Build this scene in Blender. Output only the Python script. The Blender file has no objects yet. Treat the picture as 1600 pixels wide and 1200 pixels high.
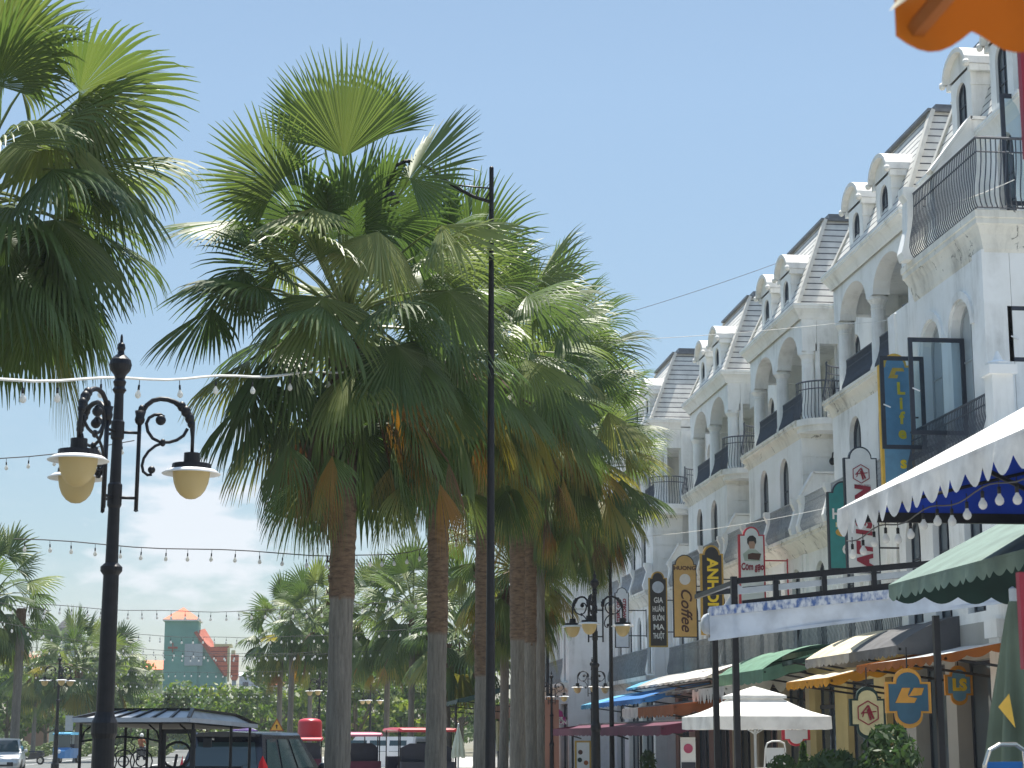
import bpy, math, random
from mathutils import Vector, Matrix
R = math.radians
V = Vector
sc = bpy.context.scene
col = sc.collection
# ------------------------------------------------------------------ camera
FPX, H0 = 2860.0, 1.65
TH = math.atan(550 / FPX); PS = math.atan(300 * math.cos(TH) / FPX)
CF = V((math.sin(PS) * math.cos(TH), math.cos(PS) * math.cos(TH), math.sin(TH)))
CR = V((math.cos(PS), -math.sin(PS), 0)); CU = CR.cross(CF)
def ray(px, py): return CF * FPX + CR * (px - 800) + CU * (600 - py)
def at(px, py, Y):
    d = ray(px, py); t = Y / d.y; return V((d.x * t, Y, d.z * t + H0))
def atx(px, py, X):
    d = ray(px, py); t = X / d.x; return V((X, d.y * t, d.z * t + H0))
cam = bpy.data.cameras.new('camera'); co = bpy.data.objects.new('camera', cam); col.objects.link(co)
m3 = Matrix((CR, CU, -CF)).transposed()
co.matrix_world = Matrix.Translation((0, 0, H0)) @ m3.to_4x4()
cam.sensor_width = 36; cam.lens = 36 * FPX / 1600; cam.clip_end = 5000; cam.clip_start = .1
cam.dof.use_dof = True; cam.dof.focus_distance = 34; cam.dof.aperture_fstop = 5.5
sc.camera = co
# ------------------------------------------------------------------ materials
def nodes(name):
    m = bpy.data.materials.new(name); m.use_nodes = True
    nt = m.node_tree; b = nt.nodes['Principled BSDF']; return m, nt, b
def mat(name, c, rough=.6, var=.12, scale=6., metal=0., bump=0., spec=.5, stretch=(1, 1, 1), c2=None, thr=None):
    m, nt, b = nodes(name); N = nt.nodes.new; L = nt.links.new
    tc = N('ShaderNodeTexCoord'); mp = N('ShaderNodeMapping'); mp.inputs['Scale'].default_value = stretch
    L(tc.outputs['Object'], mp.inputs['Vector'])
    nz = N('ShaderNodeTexNoise'); nz.inputs['Scale'].default_value = scale; nz.inputs['Detail'].default_value = 6
    L(mp.outputs['Vector'], nz.inputs['Vector'])
    rp = N('ShaderNodeValToRGB'); e = rp.color_ramp.elements
    if c2 is None:
        e[0].position = .3; e[1].position = .7
        e[0].color = (c[0] * (1 - var), c[1] * (1 - var), c[2] * (1 - var), 1)
        e[1].color = (min(1, c[0] * (1 + var)), min(1, c[1] * (1 + var)), min(1, c[2] * (1 + var)), 1)
    else:
        t = thr or (.5, .7); e[0].position, e[1].position = t; e[0].color = (*c, 1); e[1].color = (*c2, 1)
    L(nz.outputs['Fac'], rp.inputs['Fac']); L(rp.outputs['Color'], b.inputs['Base Color'])
    b.inputs['Roughness'].default_value = rough; b.inputs['Metallic'].default_value = metal
    b.inputs['Specular IOR Level'].default_value = spec
    if bump:
        bp = N('ShaderNodeBump'); bp.inputs['Strength'].default_value = bump; bp.inputs['Distance'].default_value = .03
        L(nz.outputs['Fac'], bp.inputs['Height']); L(bp.outputs['Normal'], b.inputs['Normal'])
    return m
def facade_mat(name, c, dirt=(.16, .15, .13), amt=1., th=(.50, .80), cracks=False):
    """painted render with rain streaks and patches of mould"""
    m, nt, b = nodes(name); N = nt.nodes.new; L = nt.links.new
    ge = N('ShaderNodeNewGeometry')
    def noise(sx, sc_, det):
        mp = N('ShaderNodeMapping'); mp.inputs['Scale'].default_value = sx; L(ge.outputs['Position'], mp.inputs['Vector'])
        n = N('ShaderNodeTexNoise'); n.inputs['Scale'].default_value = sc_; n.inputs['Detail'].default_value = det; n.inputs['Roughness'].default_value = .65
        L(mp.outputs['Vector'], n.inputs['Vector']); return n
    a = noise((1, 1, .12), 2.2, 8); d = noise((1, 1, 1), .9, 5)
    def ramp(src, p0, p1):
        r = N('ShaderNodeValToRGB'); r.color_ramp.elements[0].position = p0; r.color_ramp.elements[1].position = p1; L(src.outputs['Fac'], r.inputs['Fac']); return r
    ra = ramp(a, *th); rd = ramp(d, .35, .75)
    mu = N('ShaderNodeMath'); mu.operation = 'MULTIPLY'; L(ra.outputs['Color'], mu.inputs[0]); L(rd.outputs['Color'], mu.inputs[1])
    ml = N('ShaderNodeMath'); ml.operation = 'MULTIPLY'; L(mu.outputs[0], ml.inputs[0]); ml.inputs[1].default_value = .75 * amt
    if cracks:                                            # short dark hairline cracks and drip edges
        vo = N('ShaderNodeTexVoronoi'); vo.feature = 'DISTANCE_TO_EDGE'; vo.inputs['Scale'].default_value = 1.5
        wn = noise((1, 1, 1), 3, 4); av = N('ShaderNodeVectorMath'); av.operation = 'ADD'; sc2 = N('ShaderNodeVectorMath'); sc2.operation = 'SCALE'; sc2.inputs['Scale'].default_value = .5; L(wn.outputs['Color'], sc2.inputs[0]); L(ge.outputs['Position'], av.inputs[0]); L(sc2.outputs[0], av.inputs[1]); L(av.outputs[0], vo.inputs['Vector'])
        lt = N('ShaderNodeMath'); lt.operation = 'LESS_THAN'; lt.inputs[1].default_value = .022; L(vo.outputs['Distance'], lt.inputs[0])
        mk = ramp(noise((1, 1, 1), 1.7, 3), .56, .60); mm = N('ShaderNodeMath'); mm.operation = 'MULTIPLY'; L(lt.outputs[0], mm.inputs[0]); L(mk.outputs['Color'], mm.inputs[1])
        m5 = N('ShaderNodeMath'); m5.operation = 'MULTIPLY'; m5.inputs[1].default_value = .8; L(mm.outputs[0], m5.inputs[0]); mxx = N('ShaderNodeMath'); mxx.operation = 'MAXIMUM'; L(m5.outputs[0], mxx.inputs[0]); L(ml.outputs[0], mxx.inputs[1]); ml = mxx
    v = N('ShaderNodeMix'); v.data_type = 'RGBA'; v.inputs[6].default_value = (*c, 1); v.inputs[7].default_value = (c[0] * .88, c[1] * .87, c[2] * .84, 1)
    L(rd.outputs['Color'], v.inputs[0])
    mx = N('ShaderNodeMix'); mx.data_type = 'RGBA'; mx.inputs[7].default_value = (*dirt, 1)
    L(ml.outputs[0], mx.inputs[0]); L(v.outputs[2], mx.inputs[6]); L(mx.outputs[2], b.inputs['Base Color'])
    b.inputs['Roughness'].default_value = .75
    bp = N('ShaderNodeBump'); bp.inputs['Strength'].default_value = .12; bp.inputs['Distance'].default_value = .02
    n3 = noise((1, 1, 1), 14, 4); L(n3.outputs['Fac'], bp.inputs['Height']); L(bp.outputs['Normal'], b.inputs['Normal'])
    return m
def stripe_mat(name, c, dark, period, frac, axis=2, rough=.6):
    m, nt, b = nodes(name); N = nt.nodes.new; L = nt.links.new
    ge = N('ShaderNodeTexCoord'); sx = N('ShaderNodeSeparateXYZ'); L(ge.outputs['Object'], sx.inputs[0])
    d = N('ShaderNodeMath'); d.operation = 'DIVIDE'; L(sx.outputs[axis], d.inputs[0]); d.inputs[1].default_value = period
    f = N('ShaderNodeMath'); f.operation = 'FRACT'; L(d.outputs[0], f.inputs[0])
    l = N('ShaderNodeMath'); l.operation = 'LESS_THAN'; L(f.outputs[0], l.inputs[0]); l.inputs[1].default_value = frac
    nz = N('ShaderNodeTexNoise'); nz.inputs['Scale'].default_value = 3; nz.inputs['Detail'].default_value = 6; L(ge.outputs['Object'], nz.inputs['Vector'])
    rp = N('ShaderNodeValToRGB'); rp.color_ramp.elements[0].position = .3; rp.color_ramp.elements[1].position = .7
    rp.color_ramp.elements[0].color = (c[0] * .8, c[1] * .8, c[2] * .8, 1); rp.color_ramp.elements[1].color = (c[0] * 1.1, c[1] * 1.1, c[2] * 1.1, 1)
    L(nz.outputs['Fac'], rp.inputs['Fac'])
    mx = N('ShaderNodeMix'); mx.data_type = 'RGBA'; L(l.outputs[0], mx.inputs[0]); L(rp.outputs['Color'], mx.inputs[6]); mx.inputs[7].default_value = (*dark, 1)
    L(mx.outputs[2], b.inputs['Base Color']); b.inputs['Roughness'].default_value = rough
    return m
def fabric_mat(name, c, trans=.25, var=.14):
    m, nt, b = nodes(name); N = nt.nodes.new; L = nt.links.new
    tc = N('ShaderNodeTexCoord'); nz = N('ShaderNodeTexNoise'); nz.inputs['Scale'].default_value = 2.5; nz.inputs['Detail'].default_value = 7
    L(tc.outputs['Object'], nz.inputs['Vector'])
    rp = N('ShaderNodeValToRGB'); e = rp.color_ramp.elements; e[0].position = .32; e[1].position = .6
    e[0].color = (c[0] * (1 - 2 * var), c[1] * (1 - 2 * var), c[2] * (1 - 2 * var), 1); e[1].color = (*c, 1)
    L(nz.outputs['Fac'], rp.inputs['Fac']); L(rp.outputs['Color'], b.inputs['Base Color']); b.inputs['Roughness'].default_value = .75
    t = N('ShaderNodeBsdfTranslucent'); L(rp.outputs['Color'], t.inputs['Color'])
    mx = N('ShaderNodeMixShader'); mx.inputs[0].default_value = trans
    L(b.outputs[0], mx.inputs[1]); L(t.outputs[0], mx.inputs[2]); L(mx.outputs[0], nt.nodes['Material Output'].inputs[0])
    n2 = N('ShaderNodeTexNoise'); n2.inputs['Scale'].default_value = 9; L(tc.outputs['Object'], n2.inputs['Vector'])
    bp = N('ShaderNodeBump'); bp.inputs['Strength'].default_value = .25; bp.inputs['Distance'].default_value = .03; L(n2.outputs['Fac'], bp.inputs['Height']); L(bp.outputs['Normal'], b.inputs['Normal'])
    return m
def leaf_mat(name, stops, trans=.3, rough=.38, attr='age'):
    m, nt, b = nodes(name); N = nt.nodes.new; L = nt.links.new
    at_ = N('ShaderNodeAttribute'); at_.attribute_name = attr
    rp = N('ShaderNodeValToRGB'); e = rp.color_ramp.elements
    e[0].position = stops[0][0]; e[0].color = (*stops[0][1], 1); e[1].position = stops[-1][0]; e[1].color = (*stops[-1][1], 1)
    for p, c in stops[1:-1]:
        q = e.new(p); q.color = (*c, 1)
    L(at_.outputs['Fac'], rp.inputs['Fac']); L(rp.outputs['Color'], b.inputs['Base Color'])
    b.inputs['Roughness'].default_value = rough; b.inputs['Specular IOR Level'].default_value = .5
    t = N('ShaderNodeBsdfTranslucent')
    hs = N('ShaderNodeHueSaturation'); hs.inputs['Saturation'].default_value = 1.15; hs.inputs['Value'].default_value = 1.6; L(rp.outputs['Color'], hs.inputs['Color']); L(hs.outputs[0], t.inputs['Color'])
    mx = N('ShaderNodeMixShader'); mx.inputs[0].default_value = trans
    L(b.outputs[0], mx.inputs[1]); L(t.outputs[0], mx.inputs[2]); L(mx.outputs[0], nt.nodes['Material Output'].inputs[0])
    return m
def glass_mat(name, c, rough=.06):
    m, nt, b = nodes(name); b.inputs['Base Color'].default_value = (*c, 1); b.inputs['Roughness'].default_value = rough
    b.inputs['Specular IOR Level'].default_value = .8; return m
def clear_mat(name, tint=(.75, .85, .9), amt=.3):
    m, nt, b = nodes(name); N = nt.nodes.new; L = nt.links.new
    b.inputs['Base Color'].default_value = (.02, .03, .04, 1); b.inputs['Roughness'].default_value = .03
    t = N('ShaderNodeBsdfTransparent'); t.inputs[0].default_value = (*tint, 1)
    mx = N('ShaderNodeMixShader'); mx.inputs[0].default_value = amt
    L(t.outputs[0], mx.inputs[1]); L(b.outputs[0], mx.inputs[2]); L(mx.outputs[0], nt.nodes['Material Output'].inputs[0]); return m
M = dict(
    wall=facade_mat('white_render', (.90, .905, .89), amt=1.1, th=(.49, .76)), cream=facade_mat('cream_render', (.83, .81, .74), amt=1.4, th=(.45, .70), cracks=True),
    stone=facade_mat('beige_render', (.62, .53, .36), amt=.5), pinkwall=facade_mat('brown_pink_render', (.30, .15, .11), amt=.4), yelwall=facade_mat('yellow_render', (.64, .50, .22), amt=.4),
    greywall=facade_mat('grey_render', (.42, .41, .38)), concrete=mat('concrete', (.36, .35, .33), .85, .2, 4, bump=.1),
    iron=mat('dark_wrought_iron', (.055, .065, .085), .5, .2, 20), rail=mat('grey_iron_railing', (.30, .32, .34), .55, .2, 10), railw=mat('pale_grey_iron_railing', (.22, .24, .25), .6, .25, 8),
    black=mat('black_gloss_paint', (.010, .010, .013), .45, .3, 12, spec=.3), blackm=mat('black_matt', (.018, .018, .02), .7, .3, 10),
    glass=glass_mat('dark_window_glass', (.075, .10, .12)), frame=mat('navy_window_frame', (.02, .028, .045), .45, .2, 10), clear=clear_mat('clear_window_glass', (.86, .93, .97), .06),
    roof=stripe_mat('roof_boards', (.62, .61, .57), (.03, .03, .04), .2, .17), roofcap=mat('roof_ridge_cap', (.48, .47, .43), .7, .12, 5), roofdark=mat('roof_dark_metal', (.13, .14, .155), .45, .2, 6),
    white=mat('white_paint', (.80, .80, .79), .6, .06, 4), whitecap=facade_mat('weathered_white_cap', (.82, .81, .78), (.25, .24, .22), 1.6),
    trunkg=mat('palm_trunk_grey', (.17, .15, .125), .95, .35, 5, bump=.8, stretch=(5, 5, .7)), trunkb=mat('palm_trunk_brown_fibre', (.17, .085, .045), .95, .5, 9, bump=.7, stretch=(3, 3, 2.2)),
    bark=mat('tree_bark', (.13, .10, .07), .95, .3, 6, bump=.5), stem=mat('petiole_green', (.16, .2, .06), .5, .2, 4),
    asphalt=mat('asphalt', (.10, .105, .10), .9, .2, 3, bump=.1), paving=mat('paving', (.34, .33, .31), .85, .15, 3), kerb=mat('kerb_stone', (.4, .39, .36), .85, .15, 3), paint=mat('road_paint', (.7, .7, .68), .7, .1, 8),
    grass=mat('grass', (.07, .12, .03), .9, .4, 2, bump=.3), earth=mat('earth', (.14, .13, .09), .95, .3, .2),
    teal=mat('teal_render', (.19, .37, .31), .8, .1, .5), tile=stripe_mat('orange_roof_tile', (.62, .15, .07), (.30, .07, .035), .6, .22), tilep=mat('orange_roof', (.66, .17, .08), .75, .15, 1.5), tiled=mat('dark_red_tile', (.42, .12, .075), .75, .15, 1.5),
    yellow=mat('yellow_paint', (.75, .45, .06), .55, .12, 6), blue=mat('sign_blue', (.025, .10, .155), .5, .12, 5), tealsign=mat('sign_teal', (.02, .21, .21), .5, .1, 5), lblue=mat('sign_light_blue', (.13, .30, .44), .5, .1, 5),
    signw=mat('sign_white', (.72, .72, .70), .5, .05, 5), signk=mat('sign_black', (.015, .015, .018), .45, .2, 6), tan=mat('sign_tan', (.58, .37, .12), .5, .08, 5), red=mat('sign_red', (.50, .03, .05), .5, .1, 5), redlt=mat('letter_crimson', (.27, .015, .035), .5, .1, 5),
    gold=mat('sign_gold', (.45, .28, .05), .45, .1, 8), orange=mat('sign_orange', (.62, .28, .03), .5, .1, 8), brown=mat('letter_brown', (.07, .022, .012), .5, .1, 8), paley=mat('pale_yellow', (.62, .55, .30), .5, .1, 8), lyel=mat('letter_yellow', (.80, .58, .02), .5, .08, 8),
    magenta=mat('magenta_panel', (.36, .02, .20), .5, .1, 5), skin=mat('skin', (.42, .25, .17), .6, .05, 8), hair=mat('dark_hair', (.02, .015, .012), .6, .2, 20),
    fwhite=fabric_mat('white_fabric', (.82, .82, .80), .2), fdirty=fabric_mat('weathered_white_fabric', (.80, .79, .76), .12, .2), fcream=fabric_mat('cream_fabric', (.74, .66, .48), .2), fblue=fabric_mat('royal_blue_fabric', (.015, .05, .36), .15), fgreen=fabric_mat('sage_green_fabric', (.145, .215, .18), .08),
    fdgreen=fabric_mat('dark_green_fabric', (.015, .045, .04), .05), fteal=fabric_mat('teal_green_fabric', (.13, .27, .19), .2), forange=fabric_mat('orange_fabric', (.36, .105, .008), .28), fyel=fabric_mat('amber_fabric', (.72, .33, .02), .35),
    fgrey=fabric_mat('grey_fabric', (.34, .33, .32), .1), fslate=fabric_mat('slate_fabric', (.10, .10, .105), .05), fmar=fabric_mat('maroon_fabric', (.10, .012, .04), .06), fsky=fabric_mat('sky_blue_fabric', (.12, .42, .62), .25), fmid=fabric_mat('mid_blue_fabric', (.02, .17, .48), .2),
    fterra=fabric_mat('terracotta_fabric', (.42, .13, .04), .2), fpale=fabric_mat('pale_blue_fabric', (.60, .66, .74), .2), fpurple=fabric_mat('purple_fabric', (.10, .05, .26), .15), fpink=fabric_mat('pink_fabric', (.62, .11, .22), .2), fred=fabric_mat('red_fabric', (.55, .03, .045), .15),
    fsage=fabric_mat('folded_green_fabric', (.14, .18, .12), .1), fmint=fabric_mat('mint_fabric', (.50, .56, .48), .1), fshell=fabric_mat('pale_shell_fabric', (.78, .75, .70), .2),
    carblk=mat('navy_black_car_paint', (.012, .016, .03), .18, .1, 2, spec=.7), carsil=mat('silver_car_paint', (.55, .57, .58), .3, .05, 2, metal=.4), carblue=mat('blue_car_paint', (.05, .22, .5), .3, .1, 2), carwht=mat('white_car_paint', (.75, .75, .75), .3, .05, 2), carred=mat('red_car_paint', (.40, .025, .035), .3, .1, 2), carpink=mat('rose_car_paint', (.50, .16, .24), .3, .1, 2),
    tyre=mat('tyre_rubber', (.02, .02, .02), .85, .2, 12), chrome=mat('chrome', (.6, .6, .6), .2, .05, 5, metal=.9), tlight=mat('red_lamp_lens', (.6, .02, .03), .2, .05, 5), hlight=mat('headlamp_lens', (.7, .72, .75), .1, .05, 5), carglass=glass_mat('car_glass', (.03, .06, .07), .05), rearglass=glass_mat('tinted_rear_glass', (.035, .06, .065), .03),
    globe=None, bulb=None, cable=mat('white_cable', (.65, .65, .62), .6, .1, 5), cabled=mat('dark_cable', (.06, .06, .06), .7, .1, 5), metal=mat('grey_standing_seam_metal', (.40, .43, .47), .45, .12, 3), soffit=mat('beige_soffit', (.33, .30, .26), .8, .1, 4), steel=mat('steel_tube', (.62, .60, .55), .25, .05, 6, metal=.85),
    navy=mat('navy_vinyl', (.015, .02, .04), .5, .2, 5), seatw=mat('white_vinyl', (.7, .7, .68), .5, .05, 5), alu=mat('grey_aluminium', (.42, .45, .47), .45, .08, 5, metal=.3), tileb=None)
def globe_mat():
    m, nt, b = nodes('amber_lamp_glass'); N = nt.nodes.new; L = nt.links.new
    b.inputs['Base Color'].default_value = (.72, .60, .33, 1); b.inputs['Roughness'].default_value = .3
    t = N('ShaderNodeBsdfTranslucent'); t.inputs[0].default_value = (.82, .66, .34, 1); mx = N('ShaderNodeMixShader'); mx.inputs[0].default_value = .5
    L(b.outputs[0], mx.inputs[1]); L(t.outputs[0], mx.inputs[2]); L(mx.outputs[0], nt.nodes['Material Output'].inputs[0]); return m
M['globe'] = globe_mat(); M['curtain'] = glass_mat('curtained_window_glass', (.36, .40, .42), .25)
def bulb_mat():
    m, nt, b = nodes('frosted_bulb'); N = nt.nodes.new; L = nt.links.new
    b.inputs['Base Color'].default_value = (.8, .8, .78, 1); b.inputs['Roughness'].default_value = .15
    t = N('ShaderNodeBsdfTranslucent'); t.inputs[0].default_value = (.85, .85, .82, 1); mx = N('ShaderNodeMixShader'); mx.inputs[0].default_value = .45
    L(b.outputs[0], mx.inputs[1]); L(t.outputs[0], mx.inputs[2]); L(mx.outputs[0], nt.nodes['Material Output'].inputs[0]); return m
M['bulb'] = bulb_mat()
M['bulbw'] = mat('warm_bulb_glass', (.55, .48, .32), .12, .05, 5)
M['tileb'] = mat('blue_patterned_strip', (.55, .58, .62), .5, .1, 11, stretch=(1, 1, .6), c2=(.06, .12, .30), thr=(.42, .62))
M['palm'] = leaf_mat('palm_leaf', [(0, (.040, .078, .026)), (.30, (.098, .145, .042)), (.5, (.20, .235, .075)), (.62, (.24, .20, .04)), (.72, (.29, .16, .04)), (.86, (.16, .085, .04)), (1, (.10, .055, .03))], .32, .48)
M['leaf'] = leaf_mat('broad_leaf', [(0, (.028, .062, .016)), (.5, (.085, .135, .028)), (1, (.22, .25, .05))], .42, .5)
def trunk_mat():
    m, nt, b = nodes('palm_trunk'); N = nt.nodes.new; L = nt.links.new
    tc = N('ShaderNodeTexCoord'); a = N('ShaderNodeAttribute'); a.attribute_name = 'age'
    def noise(st, sc_, det=6):
        mp = N('ShaderNodeMapping'); mp.inputs['Scale'].default_value = st; L(tc.outputs['Object'], mp.inputs['Vector']); n = N('ShaderNodeTexNoise'); n.inputs['Scale'].default_value = sc_; n.inputs['Detail'].default_value = det; n.inputs['Roughness'].default_value = .7; L(mp.outputs['Vector'], n.inputs['Vector']); return n
    def ramp(n, c0, c1, p0=.3, p1=.72):
        r = N('ShaderNodeValToRGB'); r.color_ramp.elements[0].position = p0; r.color_ramp.elements[1].position = p1; r.color_ramp.elements[0].color = (*c0, 1); r.color_ramp.elements[1].color = (*c1, 1); L(n.outputs['Fac'], r.inputs['Fac']); return r
    g = noise((6, 6, .5), 4); br = noise((2, 2, 7), 3); pt = noise((1, 1, 1), 2.5)
    rg = ramp(g, (.115, .104, .088), (.27, .245, .205)); rb = ramp(br, (.07, .045, .03), (.26, .17, .105))
    ad = N('ShaderNodeMath'); ad.operation = 'MULTIPLY_ADD'; L(pt.outputs['Fac'], ad.inputs[0]); ad.inputs[1].default_value = .5; L(a.outputs['Fac'], ad.inputs[2])
    mr = N('ShaderNodeMapRange'); mr.inputs[1].default_value = .58; mr.inputs[2].default_value = 1.0; L(ad.outputs[0], mr.inputs[0])
    mx = N('ShaderNodeMix'); mx.data_type = 'RGBA'; L(mr.outputs[0], mx.inputs[0]); L(rg.outputs['Color'], mx.inputs[6]); L(rb.outputs['Color'], mx.inputs[7]); L(mx.outputs[2], b.inputs['Base Color'])
    b.inputs['Roughness'].default_value = .95
    mf = N('ShaderNodeMix'); mf.data_type = 'FLOAT'; L(mr.outputs[0], mf.inputs[0]); L(g.outputs['Fac'], mf.inputs[2]); L(br.outputs['Fac'], mf.inputs[3])
    bp = N('ShaderNodeBump'); bp.inputs['Strength'].default_value = .9; bp.inputs['Distance'].default_value = .03; L(mf.outputs[0], bp.inputs['Height']); L(bp.outputs['Normal'], b.inputs['Normal']); return m
M['trunk'] = trunk_mat()
# ------------------------------------------------------------------ mesh builder
class MB:
    def __init__(s): s.v = []; s.f = []; s.mi = []; s.a = None; s.m = 0
    def add(s, vs, fs):
        o = len(s.v); s.v += [tuple(p) for p in vs]
        for f in fs: s.f.append(tuple(i + o for i in f)); s.mi.append(s.m)
        return s
    def quad(s, *p): return s.add(p, [tuple(range(len(p)))])
    def box(s, x0, x1, y0, y1, z0, z1):
        return s.add([(x0, y0, z0), (x1, y0, z0), (x1, y1, z0), (x0, y1, z0), (x0, y0, z1), (x1, y0, z1), (x1, y1, z1), (x0, y1, z1)],
                     [(0, 3, 2, 1), (4, 5, 6, 7), (0, 1, 5, 4), (1, 2, 6, 5), (2, 3, 7, 6), (3, 0, 4, 7)])
    def bar(s, p, q, w, h, up=(0, 0, 1)):
        p = V(p); q = V(q); d = (q - p).normalized(); u = V(up)
        if abs(d.dot(u)) > .98: u = V((1, 0, 0))
        a = d.cross(u).normalized() * w / 2; b = a.cross(d).normalized() * h / 2
        return s.add([p - a - b, p + a - b, p + a + b, p - a + b, q - a - b, q + a - b, q + a + b, q - a + b],
                     [(0, 3, 2, 1), (4, 5, 6, 7), (0, 1, 5, 4), (1, 2, 6, 5), (2, 3, 7, 6), (3, 0, 4, 7)])
    def tube(s, pts, r, n=6, cap=True):
        pts = [V(p) for p in pts]; rs = r if isinstance(r, (list, tuple)) else [r] * len(pts)
        vs = []; ref = None
        for i, p in enumerate(pts):
            d = (pts[min(i + 1, len(pts) - 1)] - pts[max(i - 1, 0)])
            d = d.normalized() if d.length > 1e-9 else V((0, 0, 1))
            if ref is None: ref = V((0, 0, 1)) if abs(d.z) < .9 else V((1, 0, 0))
            a = d.cross(ref); a = a.normalized() if a.length > 1e-6 else V((1, 0, 0)); b = a.cross(d).normalized(); ref = b
            for k in range(n):
                t = 2 * math.pi * k / n; vs.append(p + a * math.cos(t) * rs[i] + b * math.sin(t) * rs[i])
        fs = []
        for i in range(len(pts) - 1):
            for k in range(n): fs.append((i * n + k, i * n + (k + 1) % n, (i + 1) * n + (k + 1) % n, (i + 1) * n + k))
        if cap: fs.append(tuple(range(n))[::-1]); fs.append(tuple((len(pts) - 1) * n + k for k in range(n)))
        return s.add(vs, fs)
    def lathe(s, prof, n=16, c=(0, 0, 0), a0=0., a1=None):
        full = a1 is None; a1 = 2 * math.pi if full else a1; m = n if full else n + 1; vs = []; fs = []
        for r, z in prof:
            for k in range(m):
                t = a0 + (a1 - a0) * k / n; vs.append((c[0] + r * math.cos(t), c[1] + r * math.sin(t), c[2] + z))
        for i in range(len(prof) - 1):
            for k in range(n):
                k2 = (k + 1) % m; fs.append((i * m + k, i * m + k2, (i + 1) * m + k2, (i + 1) * m + k))
        return s.add(vs, fs)
    def ball(s, c, rx, ry=None, rz=None, n=10, k=6):
        ry = ry or rx; rz = rz or rx; vs = []; fs = []
        for i in range(k + 1):
            p = math.pi * i / k
            for j in range(n):
                t = 2 * math.pi * j / n; vs.append((c[0] + rx * math.sin(p) * math.cos(t), c[1] + ry * math.sin(p) * math.sin(t), c[2] + rz * math.cos(p)))
        for i in range(k):
            for j in range(n): fs.append((i * n + j, i * n + (j + 1) % n, (i + 1) * n + (j + 1) % n, (i + 1) * n + j))
        return s.add(vs, fs)
    def prism(s, poly, fn, a, b):
        """poly: 2-D outline, fn(u, v, w) -> point, extruded from w=a to w=b"""
        n = len(poly); vs = [fn(u, v, a) for u, v in poly] + [fn(u, v, b) for u, v in poly]
        fs = [tuple(range(n)), tuple(range(2 * n - 1, n - 1, -1))] + [(i, (i + 1) % n, n + (i + 1) % n, n + i) for i in range(n)]
        return s.add(vs, fs)
    def sweep(s, prof, path, closed=False):
        """prof: (out, z) pairs; path: list of ((x,y),(nx,ny)) with mitred outward normals"""
        m = len(prof); vs = []; fs = []
        for (x, y), (nx, ny) in path:
            for o, z in prof: vs.append((x + nx * o, y + ny * o, z))
        for i in range(len(path) - 1):
            for k in range(m - 1): fs.append((i * m + k, i * m + k + 1, (i + 1) * m + k + 1, (i + 1) * m + k))
        fs.append(tuple(range(m))); fs.append(tuple((len(path) - 1) * m + k for k in range(m)))
        return s.add(vs, fs)
    def archwall(s, fn, u0, u1, v0, v1, ops, t, N=10):
        """wall from (u0,v0) to (u1,v1), w=0 front, w=t back; ops = (uc, w, vb, vs, rise)"""
        ops = sorted(ops); u = u0
        def sheet(a, b, c, d):
            if b - a < 1e-5 or d - c < 1e-5: return
            for w in (0, t): s.quad(fn(a, c, w), fn(b, c, w), fn(b, d, w), fn(a, d, w))
        for uc, ww, vb, vs, rise in ops:
            a, b = uc - ww / 2, uc + ww / 2
            sheet(u, a, v0, v1); sheet(a, b, v0, vb); u = b
            if rise > 0: arc = [(uc - ww / 2 * math.cos(math.pi * i / N), vs + rise * math.sin(math.pi * i / N)) for i in range(N + 1)]
            else: arc = [(a, vs), (b, vs)]
            for (p, q), (p2, q2) in zip(arc, arc[1:]):
                for w in (0, t): s.quad(fn(p, q, w), fn(p2, q2, w), fn(p2, v1, w), fn(p, v1, w))
                s.quad(fn(p, q, 0), fn(p2, q2, 0), fn(p2, q2, t), fn(p, q, t))
            s.quad(fn(a, vb, 0), fn(a, vs, 0), fn(a, vs, t), fn(a, vb, t)); s.quad(fn(b, vb, 0), fn(b, vs, 0), fn(b, vs, t), fn(b, vb, t))
            if vb > v0: s.quad(fn(a, vb, 0), fn(b, vb, 0), fn(b, vb, t), fn(a, vb, t))
        sheet(u, u1, v0, v1)
        s.quad(fn(u0, v0, 0), fn(u0, v1, 0), fn(u0, v1, t), fn(u0, v0, t)); s.quad(fn(u1, v0, 0), fn(u1, v1, 0), fn(u1, v1, t), fn(u1, v0, t))
        s.quad(fn(u0, v1, 0), fn(u1, v1, 0), fn(u1, v1, t), fn(u0, v1, t)); return s
    def window(s, fn, uc, ww, vb, vs, rise, fr=.06, w0=.0, N=10, mull=True):
        """slots: 0 frame, 1 glass"""
        a, b = uc - ww / 2, uc + ww / 2
        arc = [(uc - ww / 2 * math.cos(math.pi * i / N), vs + rise * math.sin(math.pi * i / N)) for i in range(N + 1)] if rise > 0 else [(a, vs), (b, vs)]
        out = [(a, vb)] + arc + [(b, vb)]
        cx, cy = uc, (vb + vs) / 2
        inn = [(cx + (p - cx) * (1 - 2 * fr / ww), cy + (q - cy) * (1 - 2 * fr / (vs + rise - vb))) for p, q in out]
        s.m = 0; n = len(out)
        for i in range(n):
            j = (i + 1) % n
            s.quad(fn(*out[i], w0), fn(*out[j], w0), fn(*inn[j], w0), fn(*inn[i], w0)); s.quad(fn(*inn[i], w0), fn(*inn[j], w0), fn(*inn[j], w0 + .05), fn(*inn[i], w0 + .05))
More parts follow.
